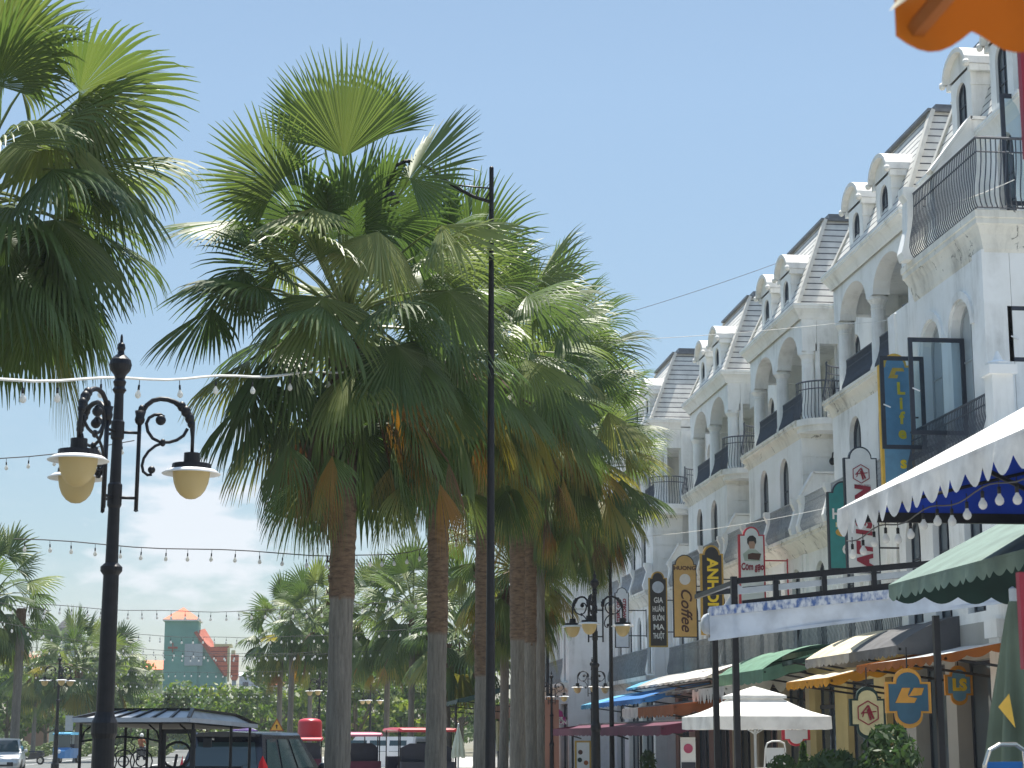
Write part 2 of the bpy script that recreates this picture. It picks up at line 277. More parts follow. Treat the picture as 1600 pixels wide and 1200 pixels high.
        if mull:
            s.prism([(uc - fr / 3, vb), (uc + fr / 3, vb), (uc + fr / 3, vs + rise * .98), (uc - fr / 3, vs + rise * .98)], fn, w0 + .004, w0 + .05)
            for k in (.36, .68):
                h = vb + (vs - vb) * k / .7 * .8; s.prism([(a + .02, h - fr / 4), (b - .02, h - fr / 4), (b - .02, h + fr / 4), (a + .02, h + fr / 4)], fn, w0 + .008, w0 + .045)
        s.m = 1; s.add([fn(*p, w0 + .03) for p in inn], [tuple(range(n))]); s.m = 0; return s
    def bombe(s, path, z0, z1, bulge=.13, step=.11, r=.011, top=.024):
        """bellied railing along a plan path of ((x,y),(nx,ny))"""
        prof = [(0, .30), (.06, .75), (.16, 1.), (.3, .85), (.48, .42), (.66, .12), (.84, 0), (1, 0)]
        pts = []; acc = 0
        P = [(V((*a, 0)), V((*n, 0))) for a, n in path]
        for (p, n), (q, m) in zip(P, P[1:]):
            L = (q - p).length; k = max(1, round(L / step))
            for i in range(k): pts.append((p.lerp(q, i / k), n.lerp(m, i / k)))
        pts.append(P[-1]); h = z1 - z0
        for p, n in pts: s.tube([p + n * bulge * b + V((0, 0, z0 + h * t)) for t, b in prof], r, 4, False)
        for t, rr in ((.0, r * 1.4), (.80, r * 1.3), (1., top)):
            bb = prof[0][1] if t == 0 else 0
            s.tube([p + n * bulge * bb + V((0, 0, z0 + h * t)) for p, n in pts], rr, 5)
        return s
    def build(s, name, mats, parent=None, smooth=False, world=False, loc=None):
        me = bpy.data.meshes.new(name)
        off = V((0, 0, 0))
        if world and parent is not None: off = V(parent.location)
        if loc is not None: off = V(loc)
        me.from_pydata([(p[0] - off.x, p[1] - off.y, p[2] - off.z) for p in s.v], [], s.f)
        if not isinstance(mats, (list, tuple)): mats = [mats]
        for m in mats: me.materials.append(M[m] if isinstance(m, str) else m)
        if len(mats) > 1: me.polygons.foreach_set('material_index', s.mi)
        if smooth: me.polygons.foreach_set('use_smooth', [True] * len(me.polygons))
        if s.a is not None:
            at_ = me.attributes.new('age', 'FLOAT', 'POINT'); at_.data.foreach_set('value', s.a)
        me.update(); o = bpy.data.objects.new(name, me); col.objects.link(o)
        if parent is not None: o.parent = parent
        elif loc is not None: o.location = loc
        return o
def tag(o, label=None, cat=None, group=None, kind=None):
    if label: o['label'] = label
    if cat: o['category'] = cat
    if group: o['group'] = group
    if kind: o['kind'] = kind
    return o
def thing(name, label, cat, loc=(0, 0, 0), rotz=0, group=None):
    o = bpy.data.objects.new(name, None); o.empty_display_size = .2; col.objects.link(o)
    o.location = loc; o.rotation_euler = (0, 0, rotz); return tag(o, label, cat, group)
KIDS = {}
def dup(root, loc, rotz=0, label=None, group=None, scale=None, skip=()):
    r = root.copy(); col.objects.link(r); r.location = loc; r.rotation_euler = (0, 0, rotz)
    if scale: r.scale = (scale,) * 3 if not isinstance(scale, (tuple, list)) else scale
    if label: r['label'] = label
    if group: r['group'] = group
    def rec(a, b):
        for ch in list(a.children):
            if ch.name.split('.')[0] in skip: continue
            c = ch.copy(); col.objects.link(c); c.parent = b; rec(ch, c)
    rec(root, r); return r
def text_mesh(body, size, fn, mb, depth=.01, align='CENTER', sx=1., spacing=1., shear=0., bold=.0, tilt=0.):
    """letters as real geometry: fn(u, v, w) -> point; added to mb"""
    cu = bpy.data.curves.new('txt', 'FONT'); cu.body = body; cu.size = size; cu.align_x = align; cu.align_y = 'CENTER'; cu.space_character = spacing; cu.shear = shear; cu.offset = bold
    cu.resolution_u = 3
    o = bpy.data.objects.new('txt', cu); col.objects.link(o)
    dg = bpy.context.evaluated_depsgraph_get(); me = bpy.data.meshes.new_from_object(o.evaluated_get(dg))
    vs = [v.co.copy() for v in me.vertices]; fs = [tuple(p.vertices) for p in me.polygons]
    c, s_ = math.cos(tilt), math.sin(tilt)
    P = [((v.x * sx) * c - v.y * s_, (v.x * sx) * s_ + v.y * c) for v in vs]
    mb.add([fn(p[0], p[1], -depth) for p in P], fs)
    bpy.data.objects.remove(o); bpy.data.curves.remove(cu); bpy.data.meshes.remove(me); return mb
# ------------------------------------------------------------------ sky, sun, ground
SUN_EL = R(71); SUN_AZ = R(13)            # azimuth measured from +Y towards +X
w = bpy.data.worlds.new('World'); sc.world = w; w.use_nodes = True
nt = w.node_tree; N = nt.nodes.new; L = nt.links.new; bg = nt.nodes['Background']
sky = N('ShaderNodeTexSky'); sky.sky_type = 'NISHITA'; sky.sun_disc = False; sky.sun_elevation = SUN_EL; sky.sun_rotation = SUN_AZ
sky.air_density = 1.0; sky.dust_density = .35; sky.ozone_density = 1.6; sky.altitude = 0
tc = N('ShaderNodeTexCoord'); mp = N('ShaderNodeMapping'); mp.inputs['Scale'].default_value = (1, 1, 2.6); L(tc.outputs['Generated'], mp.inputs['Vector'])
nz = N('ShaderNodeTexNoise'); nz.inputs['Scale'].default_value = 9; nz.inputs['Detail'].default_value = 9; nz.inputs['Roughness'].default_value = .6; L(mp.outputs['Vector'], nz.inputs['Vector'])
cr = N('ShaderNodeValToRGB'); cr.color_ramp.elements[0].position = .50; cr.color_ramp.elements[1].position = .76; L(nz.outputs['Fac'], cr.inputs['Fac'])
sx = N('ShaderNodeSeparateXYZ'); L(tc.outputs['Generated'], sx.inputs[0])
band = N('ShaderNodeMapRange'); band.inputs[1].default_value = .19; band.inputs[2].default_value = .10; L(sx.outputs[2], band.inputs[0])   # cumulus low over the horizon
mu = N('ShaderNodeMath'); mu.operation = 'MULTIPLY'; L(cr.outputs['Color'], mu.inputs[0]); L(band.outputs[0], mu.inputs[1])
cd = N('ShaderNodeVectorMath'); cd.operation = 'DISTANCE'; L(tc.outputs['Generated'], cd.inputs[0]); cd.inputs[1].default_value = (ray(300, 832)).normalized()   # one soft cumulus
cv = N('ShaderNodeMapRange'); cv.inputs[1].default_value = .085; cv.inputs[2].default_value = .010; cv.inputs[4].default_value = .70; L(cd.outputs['Value'], cv.inputs[0])
n2 = N('ShaderNodeTexNoise'); n2.inputs['Scale'].default_value = 38; n2.inputs['Detail'].default_value = 8; L(mp.outputs['Vector'], n2.inputs['Vector'])
ca = N('ShaderNodeMath'); ca.operation = 'ADD'; L(cv.outputs[0], ca.inputs[0]); L(n2.outputs['Fac'], ca.inputs[1])
cs = N('ShaderNodeMapRange'); cs.inputs[1].default_value = .80; cs.inputs[2].default_value = 1.08; cs.inputs[4].default_value = .75; L(ca.outputs[0], cs.inputs[0])
m3 = N('ShaderNodeMath'); m3.operation = 'MULTIPLY'; L(mu.outputs[0], m3.inputs[0]); m3.inputs[1].default_value = .45
m2 = N('ShaderNodeMath'); m2.operation = 'MAXIMUM'; L(m3.outputs[0], m2.inputs[0]); L(cs.outputs[0], m2.inputs[1])
mx = N('ShaderNodeMix'); mx.data_type = 'RGBA'; L(m2.outputs[0], mx.inputs[0]); mx.inputs[7].default_value = (3.6, 3.7, 3.95, 1)
hz = N('ShaderNodeMapRange'); hz.inputs[1].default_value = .0; hz.inputs[2].default_value = .34; hz.inputs[3].default_value = .36; hz.inputs[4].default_value = .545; L(sx.outputs[2], hz.inputs[0])   # low sky scaled darker to even out its brightness
hs = N('ShaderNodeHueSaturation'); hs.inputs['Saturation'].default_value = .88; hs.inputs['Hue'].default_value = .489; L(sky.outputs[0], hs.inputs['Color']); h2 = N('ShaderNodeMapRange'); h2.inputs[1].default_value = .40; h2.inputs[2].default_value = .7; h2.inputs[3].default_value = 1.; h2.inputs[4].default_value = 1.9; L(sx.outputs[2], h2.inputs[0])  # sky above the view brightened to fill the shaded house fronts
hm = N('ShaderNodeMath'); hm.operation = 'MULTIPLY'; L(hz.outputs[0], hm.inputs[0]); L(h2.outputs[0], hm.inputs[1]); L(hm.outputs[0], hs.inputs['Value']); L(hs.outputs[0], mx.inputs[6])
L(mx.outputs[2], bg.inputs['Color']); bg.inputs['Strength'].default_value = .11
sd = bpy.data.lights.new('sun', 'SUN'); sd.energy = 4.2; sd.angle = R(.55); sd.color = (1, .95, .86)
so = bpy.data.objects.new('sun', sd); col.objects.link(so)
sv = V((math.sin(SUN_AZ) * math.cos(SUN_EL), math.cos(SUN_AZ) * math.cos(SUN_EL), math.sin(SUN_EL)))
so.rotation_euler = sv.to_track_quat('Z', 'Y').to_euler(); so.location = (20, -20, 60)
sc.view_settings.view_transform = 'Standard'; sc.view_settings.look = 'None'; sc.view_settings.exposure = 1.26; sc.view_settings.gamma = 1
sc.cycles.max_bounces = 6; sc.cycles.transparent_max_bounces = 8
def slab(name, m, x0, x1, y0, y1, z0, z1):
    o = MB().box(x0, x1, y0, y1, z0, z1).build(name, m); return tag(o, kind='structure')
tag(MB().quad((-2500, -300, -.02), (2500, -300, -.02), (2500, 3500, -.02), (-2500, 3500, -.02)).build('ground', 'earth'), kind='structure')
slab('road', 'asphalt', -24, .2, -40, 620, -.016, .0)
slab('cross_road', 'asphalt', -160, -24.1, 118, 150, -.016, .002)
slab('pavement', 'paving', .5, 26, -40, 140, -.016, .12)
slab('kerb', 'kerb', .2, .5, -40, 140, -.016, .13)
slab('far_kerb', 'kerb', -24.1, -23.9, 151, 620, -.016, .13)
slab('verge', 'grass', -160, -24.1, 150.1, 620, -.016, .1)
mb = MB()
for k in range(40): mb.box(-9.6, -9.45, -20 + k * 8, -16 + k * 8, .001, .005)
for x in (-17, -20): mb.box(x, x + .12, 60, 260, .001, .005)
tag(mb.build('road_marking', 'paint'), kind='structure')
# ------------------------------------------------------------------ terraced houses (local: x into the house, y along the street, z up; x=0 is the bay front)
FR = lambda x: (lambda u, v, w: (x + w, u, v))            # wall facing the street
SD = lambda y: (lambda u, v, w: (u, y + w, v))            # wall facing the camera
SB = lambda y: (lambda u, v, w: (u, y - w, v))            # wall facing away
PB, PITCH, RX = 6.35, 9.5, 1.15
COVE = [(.0, 0), (.03, .04), (.05, .1), (.11, .2), (.2, .29), (.24, .31), (.24, .37), (.27, .38), (.27, .46), (0, .46)]
def cove(z, s=1., h=1.): return [(o * s, z + q * h) for o, q in COVE]
def around(x, ya, yb, back):      # plan path: side, front, side
    return [((back, ya), (0, -1)), ((x, ya), (-1, -1)), ((x, yb), (-1, 1)), ((back, yb), (0, 1))]
def dormer(root, x, y, z, first=False):
    w = 1.22; b = MB(); d = 2.2
    fn = FR(x); b.archwall(fn, y - w / 2, y + w / 2, z, z + 1.55, [(y, .62, z + .22, z + 1.1, .31)], .16)
    for s_ in (-1, 1): b.box(x + .161, x + d, y + s_ * (w / 2) - (.1 if s_ > 0 else 0), y + s_ * (w / 2) + (.1 if s_ < 0 else 0), z, z + 1.548)
    for s_ in (-1, 1): b.box(x - .02, x + d, y + s_ * (w / 2 + .005) - .02, y + s_ * (w / 2 + .005) + .02, z + 1.16, z + 1.2)
    for s_ in (-1, 1):                                   # cheek cornice
        b.box(x - .06, x + d, min(y + s_ * w / 2, y + s_ * (w / 2 + .12)), max(y + s_ * w / 2, y + s_ * (w / 2 + .12)), z + 1.45, z + 1.6)
    dm = b.build('dormer', 'wall', root)
    rf = MB(); n = 10; rr = w / 2 + .14
    def arc(r, k): return [(y - r * math.cos(math.pi * i / n), z + 1.6 + k * math.sin(math.pi * i / n)) for i in range(n + 1)]
    o_, i_ = arc(rr, .56), arc(rr - .1, .46)
    for (p, q), (p2, q2) in zip(o_, o_[1:]): rf.quad((x - .16, p, q), (x - .16, p2, q2), (x + d + .4, p2, q2), (x + d + .4, p, q))
    for (p, q), (p2, q2), (r, t), (r2, t2) in zip(o_, o_[1:], i_, i_[1:]):
        rf.quad((x - .16, p, q), (x - .16, p2, q2), (x - .16, r2, t2), (x - .16, r, t)); rf.quad((x - .16, r, t), (x - .16, r2, t2), (x - .02, r2, t2), (x - .02, r, t))
    rf.add([(x - .02, p, q) for p, q in i_], [tuple(range(n + 1))])
    for s_ in (-1, 1): rf.ball((x - .14, y + s_ * rr, z + 1.6), .08, .09, .09, 8, 5)
    rf.build('dormer_roof', 'whitecap', dm)
    wi = MB().window(FR(x + .055), y, .62, z + .22, z + 1.1, .31, .045); wi.build('window', ['frame', 'glass'], dm)
def mansard(root, x, y0, y1, z, ze=2.8, ins=1.2, rec=True):
    b = MB(); X = x + .02; k = ins
    A = [(X, y0, z), (X, y1, z), (X + k, y1 - k, z + ze), (X + k, y0 + k, z + ze)]
    b.quad(*A); b.quad((X, y0, z), (X + 5, y0, z), (X + 5, y0 + k, z + ze), (X + k, y0 + k, z + ze)); b.quad((X, y1, z), (X + 5, y1, z), (X + 5, y1 - k, z + ze), (X + k, y1 - k, z + ze))
    if rec: b.quad((X + 1.12, y1 - .9, z), (X + 1.12, y0 + PITCH + .9, z), (X + 1.12 + k, y0 + PITCH + .9, z + ze), (X + 1.12 + k, y1 - .9, z + ze))
    rf = b.build('mansard_roof', 'roof', root)
    for p, q in (((X, y0, z), (X + k, y0 + k, z + ze)), ((X, y1, z), (X + k, y1 - k, z + ze))):
        MB().bar(p, q, .24, .10, (-1, 0, .4)).build('ridge_cap', 'roofcap', rf)
    t = MB(); t.box(X + k - .12, X + 6, y0 + k - .1, y1 - k + .1, z + ze, z + ze + .07); t.box(X + k + .2, X + 6, y0 + k + .25, y1 - k - .25, z + ze + .07, z + ze + .3)
    if rec: t.box(X + 1.12 + k - .1, X + 7, y1 - k + .1, y0 + PITCH + k - .1, z + ze - .002, z + ze + .06)
    t.box(X + k + .1, X + k + .9, y0 + k + .02, y0 + k + .2, z + ze - .42, z + ze + .003)
    t.build('roof_edge', 'roofdark', rf)
    return rf
def side_balcony(root, y, sgn, x=.62, r=.72):
    n = 12; path = [((x - r * math.cos(math.pi * i / n), y + sgn * r * math.sin(math.pi * i / n)), (-math.cos(math.pi * i / n), sgn * math.sin(math.pi * i / n))) for i in range(n + 1)]
    b = MB(); pl = [(p[0] + q[0] * .1, p[1] + q[1] * .1) for p, q in path]; pl[0] = (pl[0][0], y); pl[-1] = (pl[-1][0], y)
    b.prism(pl, lambda u, v, w: (u, v, w), 10.0, 10.18); b.prism([(x + (p - x) * .9, y + (q - y) * .9) for p, q in pl], lambda u, v, w: (u, v, w), 9.84, 10.0)
    bl = b.build('balcony', 'wall', root)
    MB().bombe(path, 10.18, 11.22, .10, .12, .012).build('railing', 'iron', bl)
def column(b, x, y, z0, z1, r=.19):
    h = z1 - z0
    b.lathe([(r * 1.3, 0), (r * 1.3, .09), (r * 1.15, .13), (r * 1.02, .2), (r, .25), (r * .98, h * .4), (r * .9, h - .32), (r * .98, h - .3), (r * .9, h - .27), (r * .92, h - .2), (r * 1.2, h - .1), (r * 1.32, h - .09), (r * 1.32, h), (0, h)], 16, (x, y, z0))
def make_house(label, loc, shop):
    root = thing('terraced_house', label, 'house', loc, 0, 'white terraced houses along the street')
    Y1 = PB; YE = PITCH
    # lower two storeys
    b = MB()
    shops = [(1.55, 2.3, .12, 3.0, 0), (4.75, 2.3, .12, 3.0, 0), (7.95, 1.9, .12, 3.0, 0)]
    b.archwall(FR(.002), 0, YE, 0, 3.75, shops, .45)
    b.box(.46, 9, 0.004, .3, 0, 3.75); b.box(.46, 9, YE - .3, YE - .004, 0, 3.75)
    b.build('shopfront_wall', shop, root)
    for uc, w_, vb, vs, r in shops:
        d = MB().window(FR(.16), uc, w_, vb, vs, 0, .09, 0, mull=False); d.m = 0
        d.box(.14, .2, uc - .03, uc + .03, vb, vs); d.box(.13, .19, uc - w_ / 2, uc + w_ / 2, 2.35, 2.45)
        d.build('shop_window', ['frame', 'glass'], root)
    b = MB()
    ops = [(1.0, .95, 3.95, 5.75, .45), (3.2, .95, 3.95, 5.75, .45), (5.4, .95, 3.95, 5.75, .45), (8.0, .95, 3.95, 5.75, .45)]
    b.archwall(FR(0), 0, YE, 3.752, 6.55, ops, .4)
    b.box(.41, 9, 0, .3, 3.752, 6.95); b.box(.41, 9, YE - .3, YE, 3.752, 6.95)
    for u in (.18, 2.1, 4.3, 6.2, 6.7, 9.3): b.box(-.07, .0, u - .13, u + .13, 3.95, 6.5)
    b.build('wall', 'wall', root)
    for o in ops: MB().window(FR(.11), *o).build('window', ['frame', 'glass'], root)
    b = MB(); b.sweep(cove(3.5, .9, .6), [((0, 0), (-1, 0)), ((0, YE), (-1, 0))]); b.box(-.33, .4, .02, YE - .02, 3.7, 3.86); b.build('ledge', 'cream', root)
    g = MB().bombe([((-.22, .25), (-1, 0)), ((-.22, YE - .25), (-1, 0))], 3.86, 4.85, .10, .13); g.build('railing', 'railw', root)
    # terrace over the second storey
    b = MB(); b.sweep(cove(6.5, 1.25, 1.15), [((0, 0), (-1, 0)), ((0, YE), (-1, 0))]); b.box(0.001, 2.4, 0, YE, 6.9, 7.03); b.build('terrace_ledge', 'cream', root)
    for u in (.02, 3.1, 6.15, 8.75):
        b = MB()
        pr = [(-.20, 7.03), (-.42, 7.03), (-.46, 7.2), (-.38, 7.45), (-.31, 7.7), (-.34, 7.78), (-.40, 7.9), (-.40, 8.02), (-.12, 8.02), (-.12, 7.03)]
        b.prism(pr, lambda p, q, w_: (p + .05, w_, q), u - .11, u + .11)
        b.build('terrace_pier', 'wall', root)
    for a, c in ((.15, 2.98), (3.22, 6.03), (6.28, 8.6)):
        MB().bombe([((-.18, a), (-1, 0)), ((-.18, c), (-1, 0))], 7.05, 7.98, .16, .10, .011).build('terrace_railing', 'rail', root)
    # party wall with a sloping cap in the recess
    b = MB(); yw = YE - .75
    b.prism([(-.3, 7.03), (-.3, 7.9), (.1, 8.62), (RX, 8.62), (RX, 7.03)], lambda p, q, w_: (p, w_, q), yw, yw + .16)
    pw = b.build('party_wall', 'wall', root)
    b = MB(); b.bar((-.34, yw + .08, 7.90), (.12, yw + .08, 8.68), .26, .06); b.bar((.10, yw + .08, 8.66), (RX, yw + .08, 8.66), .26, .06); b.build('cap', 'whitecap', pw)
    bk = MB(); bk.tube([(RX - .02, yw + .3, 8.5), (RX - .1, yw + .3, 9.2), (RX - .25, yw + .3, 9.32), (RX - .4, yw + .3, 9.25), (RX - .42, yw + .3, 9.1)], .025, 6); bk.ball((RX - .42, yw + .3, 9.02), .09, .09, .11); bk.build('wall_lamp', 'black', root)
    # third storey
    b = MB(); tall = [(2.0, 1.0, 7.1, 8.95, .5), (4.4, 1.0, 7.1, 8.95, .5)]
    b.archwall(FR(0), 0, Y1, 7.03, 9.86, tall, .42)
    b.box(.43, RX, .002, .28, 7.03, 9.86); b.box(.43, RX, Y1 - .28, Y1 - .002, 7.03, 9.86)
    for k in range(5):
        z = 7.45 + k * .5
        b.box(.0, RX, -.018, .0, z - .24, z + .22)           # rusticated courses on the flank
    rec = [(7.9, .8, 7.1, 8.9, .4)]
    b.archwall(FR(RX), Y1, YE, 7.03, 13.15, [(7.9, .85, 10.2, 11.9, .42)], .35)
    b.quad((RX - .001, 7.2, 7.1), (RX - .001, 8.6, 7.1), (RX - .001, 8.6, 9.6), (RX - .001, 7.2, 9.6))
    b.build('wall', 'wall', root)
    for o in tall: MB().window(FR(.11), *o).build('window', ['frame', 'glass'], root)
    MB().window(FR(RX + .1), 7.9, .85, 10.2, 11.9, .42).build('window', ['frame', 'glass'], root)
    b = MB(); b.sweep(cove(9.72, .8, 1.), around(0, 0, Y1, RX)); b.box(.001, RX + 2, .001, Y1 - .001, 9.86, 10.18); b.build('ledge', 'cream', root)
    # fourth storey loggia
    for u in (.3, 3.18, 6.05):
        cb = MB(); column(cb, .33, u, 10.18, 12.2); cb.build('column', 'wall', root)
    b = MB(); arch = [(1.74, 2.3, 12.2, 12.2, .72), (4.61, 2.3, 12.2, 12.2, .72)]
    b.archwall(FR(.12), .06, Y1 - .06, 12.2, 13.2, arch, .42, 14)
    b.box(.55, RX + .6, .06, .4, 12.42, 13.2); b.box(.55, RX + .6, Y1 - .4, Y1 - .06, 12.42, 13.2)
    b.box(.5, 2.4, .1, Y1 - .1, 12.98, 13.15)
    b.archwall(FR(2.3), .0, Y1, 10.18, 13.0, [(1.74, 1.2, 10.2, 11.9, .5), (4.61, 1.2, 10.2, 11.9, .5)], .3)
    b.box(RX, 2.3, .0, .2, 10.18, 13.06); b.box(RX, 2.3, Y1 - .2, Y1, 10.18, 13.06)
    for s_ in (0.06, Y1 - .06 - .14): b.box(.50, .62, s_, s_ + .14, 10.18, 12.42)
    b.box(RX + .001, 9, .32, .5, 7.03, 13.3); b.box(RX + .02, 9, YE - .4, YE - .05, 7.03, 13.3)
    b.build('loggia_wall', 'wall', root)
    for u in (1.74, 4.61): MB().window(FR(2.4), u, 1.2, 10.2, 11.9, .5).build('loggia_door', ['frame', 'glass'], root)
    for a, c in ((.52, 2.96), (3.4, 5.83)):
        MB().bombe([((.28, a), (-1, 0)), ((.28, c), (-1, 0))], 10.2, 11.15, .16, .075, .013).build('railing', 'iron', root)
    side_balcony(root, 0, -1); side_balcony(root, Y1, 1)
    # eaves, roof, dormers
    b = MB(); b.sweep(cove(13.1, .85, .9), around(.06, .06, Y1 - .06, RX)); b.sweep(cove(13.1, .7, .9), [((RX, Y1), (-1, 0)), ((RX, YE), (-1, 0))]); b.box(.08, 6, .08, Y1 - .08, 13.25, 13.515); b.box(RX + .02, 6, Y1 - .08, YE, 13.25, 13.51); b.build('eaves', 'wall', root)
    mansard(root, 0, 0.05, Y1 - .05, 13.515)
    for u in (2.05, 4.4): dormer(root, .22, u, 13.3)
    return root
FX = 13.05
house = make_house('white terraced house behind the small red-framed cook sign', (FX, 39.3, 0), 'yelwall')
H = 'white terraced houses along the street'
hl = [(0, 48.8, 'white house whose slatted roof end rises right of the two middle dormers', 'stone'), (0, 58.3, 'white house with pinkish brown shopfront, slatted roof end third from the right edge', 'pinkwall'),
      (-.75, 67.8, 'white terraced house standing forward, farthest one whose slatted roof shows beside the palm crowns', 'wall'), (-2.7, 77.3, 'far white terraced house with the plain end wall behind the distant three-armed lamp', 'wall'),
      (-2.7, 86.8, 'white terraced house mostly hidden behind the palm row, next beyond the plain end wall', 'wall')]
for dx, y, lb, sm in hl:
    h = dup(house, (FX + dx, y, 0), 0, lb)
    for ch in h.children:
        if ch.name.startswith('shopfront_wall'):
            ch.data = ch.data.copy(); ch.data.materials[0] = M[sm]
        if y > 77 and y < 78 and ch.name.startswith('party_wall'): pass
    rv = random.Random(int(y * 10))
    for ch in h.children:
        if ch.name.startswith(('window', 'loggia_door')) and rv.random() < .35:
            ch.material_slots[1].link = 'OBJECT'; ch.material_slots[1].material = M['curtain']
    if int(y) in (48, 58, 67):                             # outdoor unit of an air conditioner on the recess wall
        ax, az_ = RX - .36, rv.choice((9.0, 11.0, 12.2)); b = MB().box(ax, RX - .002, 8.55, 9.3, az_, az_ + .55); b.build('air_conditioner', 'signw', h)
    if y == 77.3:
        b = MB(); b.box(0.001, 2.6, -.06, -.001, .12, 6.9); b.box(.0, 2.6, -.05, .3, 6.96, 7.2); b.build('end_wall', 'wall', h)
# the nearest house: taller third storey, roof terrace, open casements
nh = thing('corner_house', 'tall white house at the right edge with a railed roof terrace and open casement windows', 'house', (12.6, 33.2, 0))
yn = 5.95
b = MB(); sh = [(1.7, 2.0, .12, 3.1, 0), (4.3, 2.0, .12, 3.1, 0)]
b.archwall(FR(0), 0, yn, 0, 3.8, sh, .5); b.box(.51, 8, 0.002, .3, 0, 3.8); b.build('shopfront_wall', 'greywall', nh); b = MB(); b.box(-.12, .3, -.12, .42, 0, 3.45); b.box(-.18, .36, -.18, .48, 3.45, 3.79); b.build('corner_pier', 'wall', nh)
for o in sh: MB().window(FR(.3), *o, .09, mull=False).build('shop_window', ['frame', 'glass'], nh)
b = MB(); lo = [(1.3, 1.0, 4.0, 5.8, .5), (3.2, 1.0, 4.0, 5.8, .5), (5.0, 1.0, 4.0, 5.8, .5)]; hi = [(1.45, 1.2, 7.1, 9.6, .6), (3.25, 1.2, 7.1, 9.6, .6)]
b.archwall(FR(.0), 0, yn, 3.802, 6.9, lo, .4); b.archwall(FR(.0), 0, yn, 7.0, 10.95, hi, .5); b.box(.51, 8, .002, .3, 3.802, 11.5)
for u, w_, vb, vs, r in hi:                                 # raised surround over each arch
    for i in range(14):
        t0, t1 = math.pi * i / 14, math.pi * (i + 1) / 14
        P = lambda t, q: (u - (w_ / 2 + q) * math.cos(t), vs + (r + q) * math.sin(t))
        b.prism([P(t0, .05), P(t1, .05), P(t1, .2), P(t0, .2)], FR(0), -.05, .0)
b.box(-.06, 0, -.03, .5, 7.0, 10.9); b.box(-.06, 0, yn - .45, yn, 7.0, 10.9)
b.build('wall', 'wall', nh)
for o in lo: MB().window(FR(.13), *o).build('window', ['frame', 'glass'], nh)
for o in hi: MB().window(FR(.19), *o).build('window', ['alu', 'curtain'], nh)
b = MB(); b.sweep(cove(6.5, .9, 1.0), [((0, 0), (-1, 0)), ((0, yn), (-1, 0))]); b.box(.001, 2, 0.001, yn, 6.9, 7.0); b.build('ledge', 'cream', nh)
b = MB(); b.sweep(cove(10.85, .8, 1.72), around(0, 0, 4.2, 6)); b.box(.002, 6, .002, 4.19, 11.3, 11.62); b.build('terrace_ledge', 'cream', nh)
MB().bombe([((-.2, -.3), (-1, 0)), ((-.2, 5.7), (-1, 0))], 7.05, 8.0, .12, .09, .012).build('railing', 'iron', nh)
b = MB(); b.box(.0, 8, -1.6, -.002, 0, 6.95); b.box(-.35, 8, -1.6, -.002, 6.951, 7.02); b.build('party_wall', 'wall', nh)
b = MB(); b.box(-.34, .06, -1.0, -.6, 7.0, 8.25); b.box(-.41, .13, -1.07, -.53, 8.25, 8.42); b.lathe([(.2, 0), (.24, .06), (.1, .12), (.02, .3)], 10, (-.14, -.8, 8.42)); b.build('pier', 'wall', nh)
MB().bombe([((-.13, 3.6), (-1, 0)), ((-.13, -.2), (-1, -1)), ((5, -.2), (0, -1))], 11.68, 13.1, .13, .1, .013, .03).build('terrace_railing', 'iron', nh)
b = MB(); b.prism([(-.45, 11.64), (-.5, 11.8), (-.36, 12.3), (-.33, 12.95), (-.42, 13.1), (-.42, 13.25), (.0, 13.25), (.0, 11.64)], lambda p, q, w_: (p + .06, w_, q), 3.6, 3.95); b.build('pier', 'wall', nh)
b = MB(); b.archwall(FR(.95), -.0, yn, 11.6, 14.0, [(1.05, .9, 11.7, 13.2, .45), (4.4, .9, 11.7, 13.2, .45)], .3); b.box(1.26, 8, .002, .3, 11.6, 14.0); b.sweep(cove(13.75, .6, .85), around(.95, 0, yn, 5)); b.box(.96, 6, .003, yn -.01, 13.8, 14.13); b.build('upper_wall', 'wall', nh)
for u in (1.05, 4.4): MB().window(FR(1.1), u, .9, 11.7, 13.2, .45).build('window', ['frame', 'glass'], nh)
b = MB(); b.prism([(-.12, 11.64), (-.12, 13.2), (.72, 14.35), (1.3, 14.35), (1.3, 11.64)], lambda p, q, w_: (p, w_, q), 2.3, 2.5); pw = b.build('party_wall', 'wall', nh)
b = MB(); b.bar((-.18, 2.4, 13.2), (.74, 2.4, 14.42), .3, .07); b.bar((.72, 2.4, 14.39), (1.3, 2.4, 14.39), .3, .07); b.build('cap', 'whitecap', pw)
mansard(nh, .95, -.6, yn - .2, 14.13, 2.7, .9, False)
for u in (1.05, 3.4): dormer(nh, .96, u, 14.16)
b = MB(); b.lathe([(.30, 14.1), (.32, 14.3), (.26, 14.4), (.26, 16.0), (.36, 16.1), (.36, 16.3), (.1, 16.6), (0, 16.9)], 18, (1.45, .1, 0)); b.build('chimney', 'wall', nh)
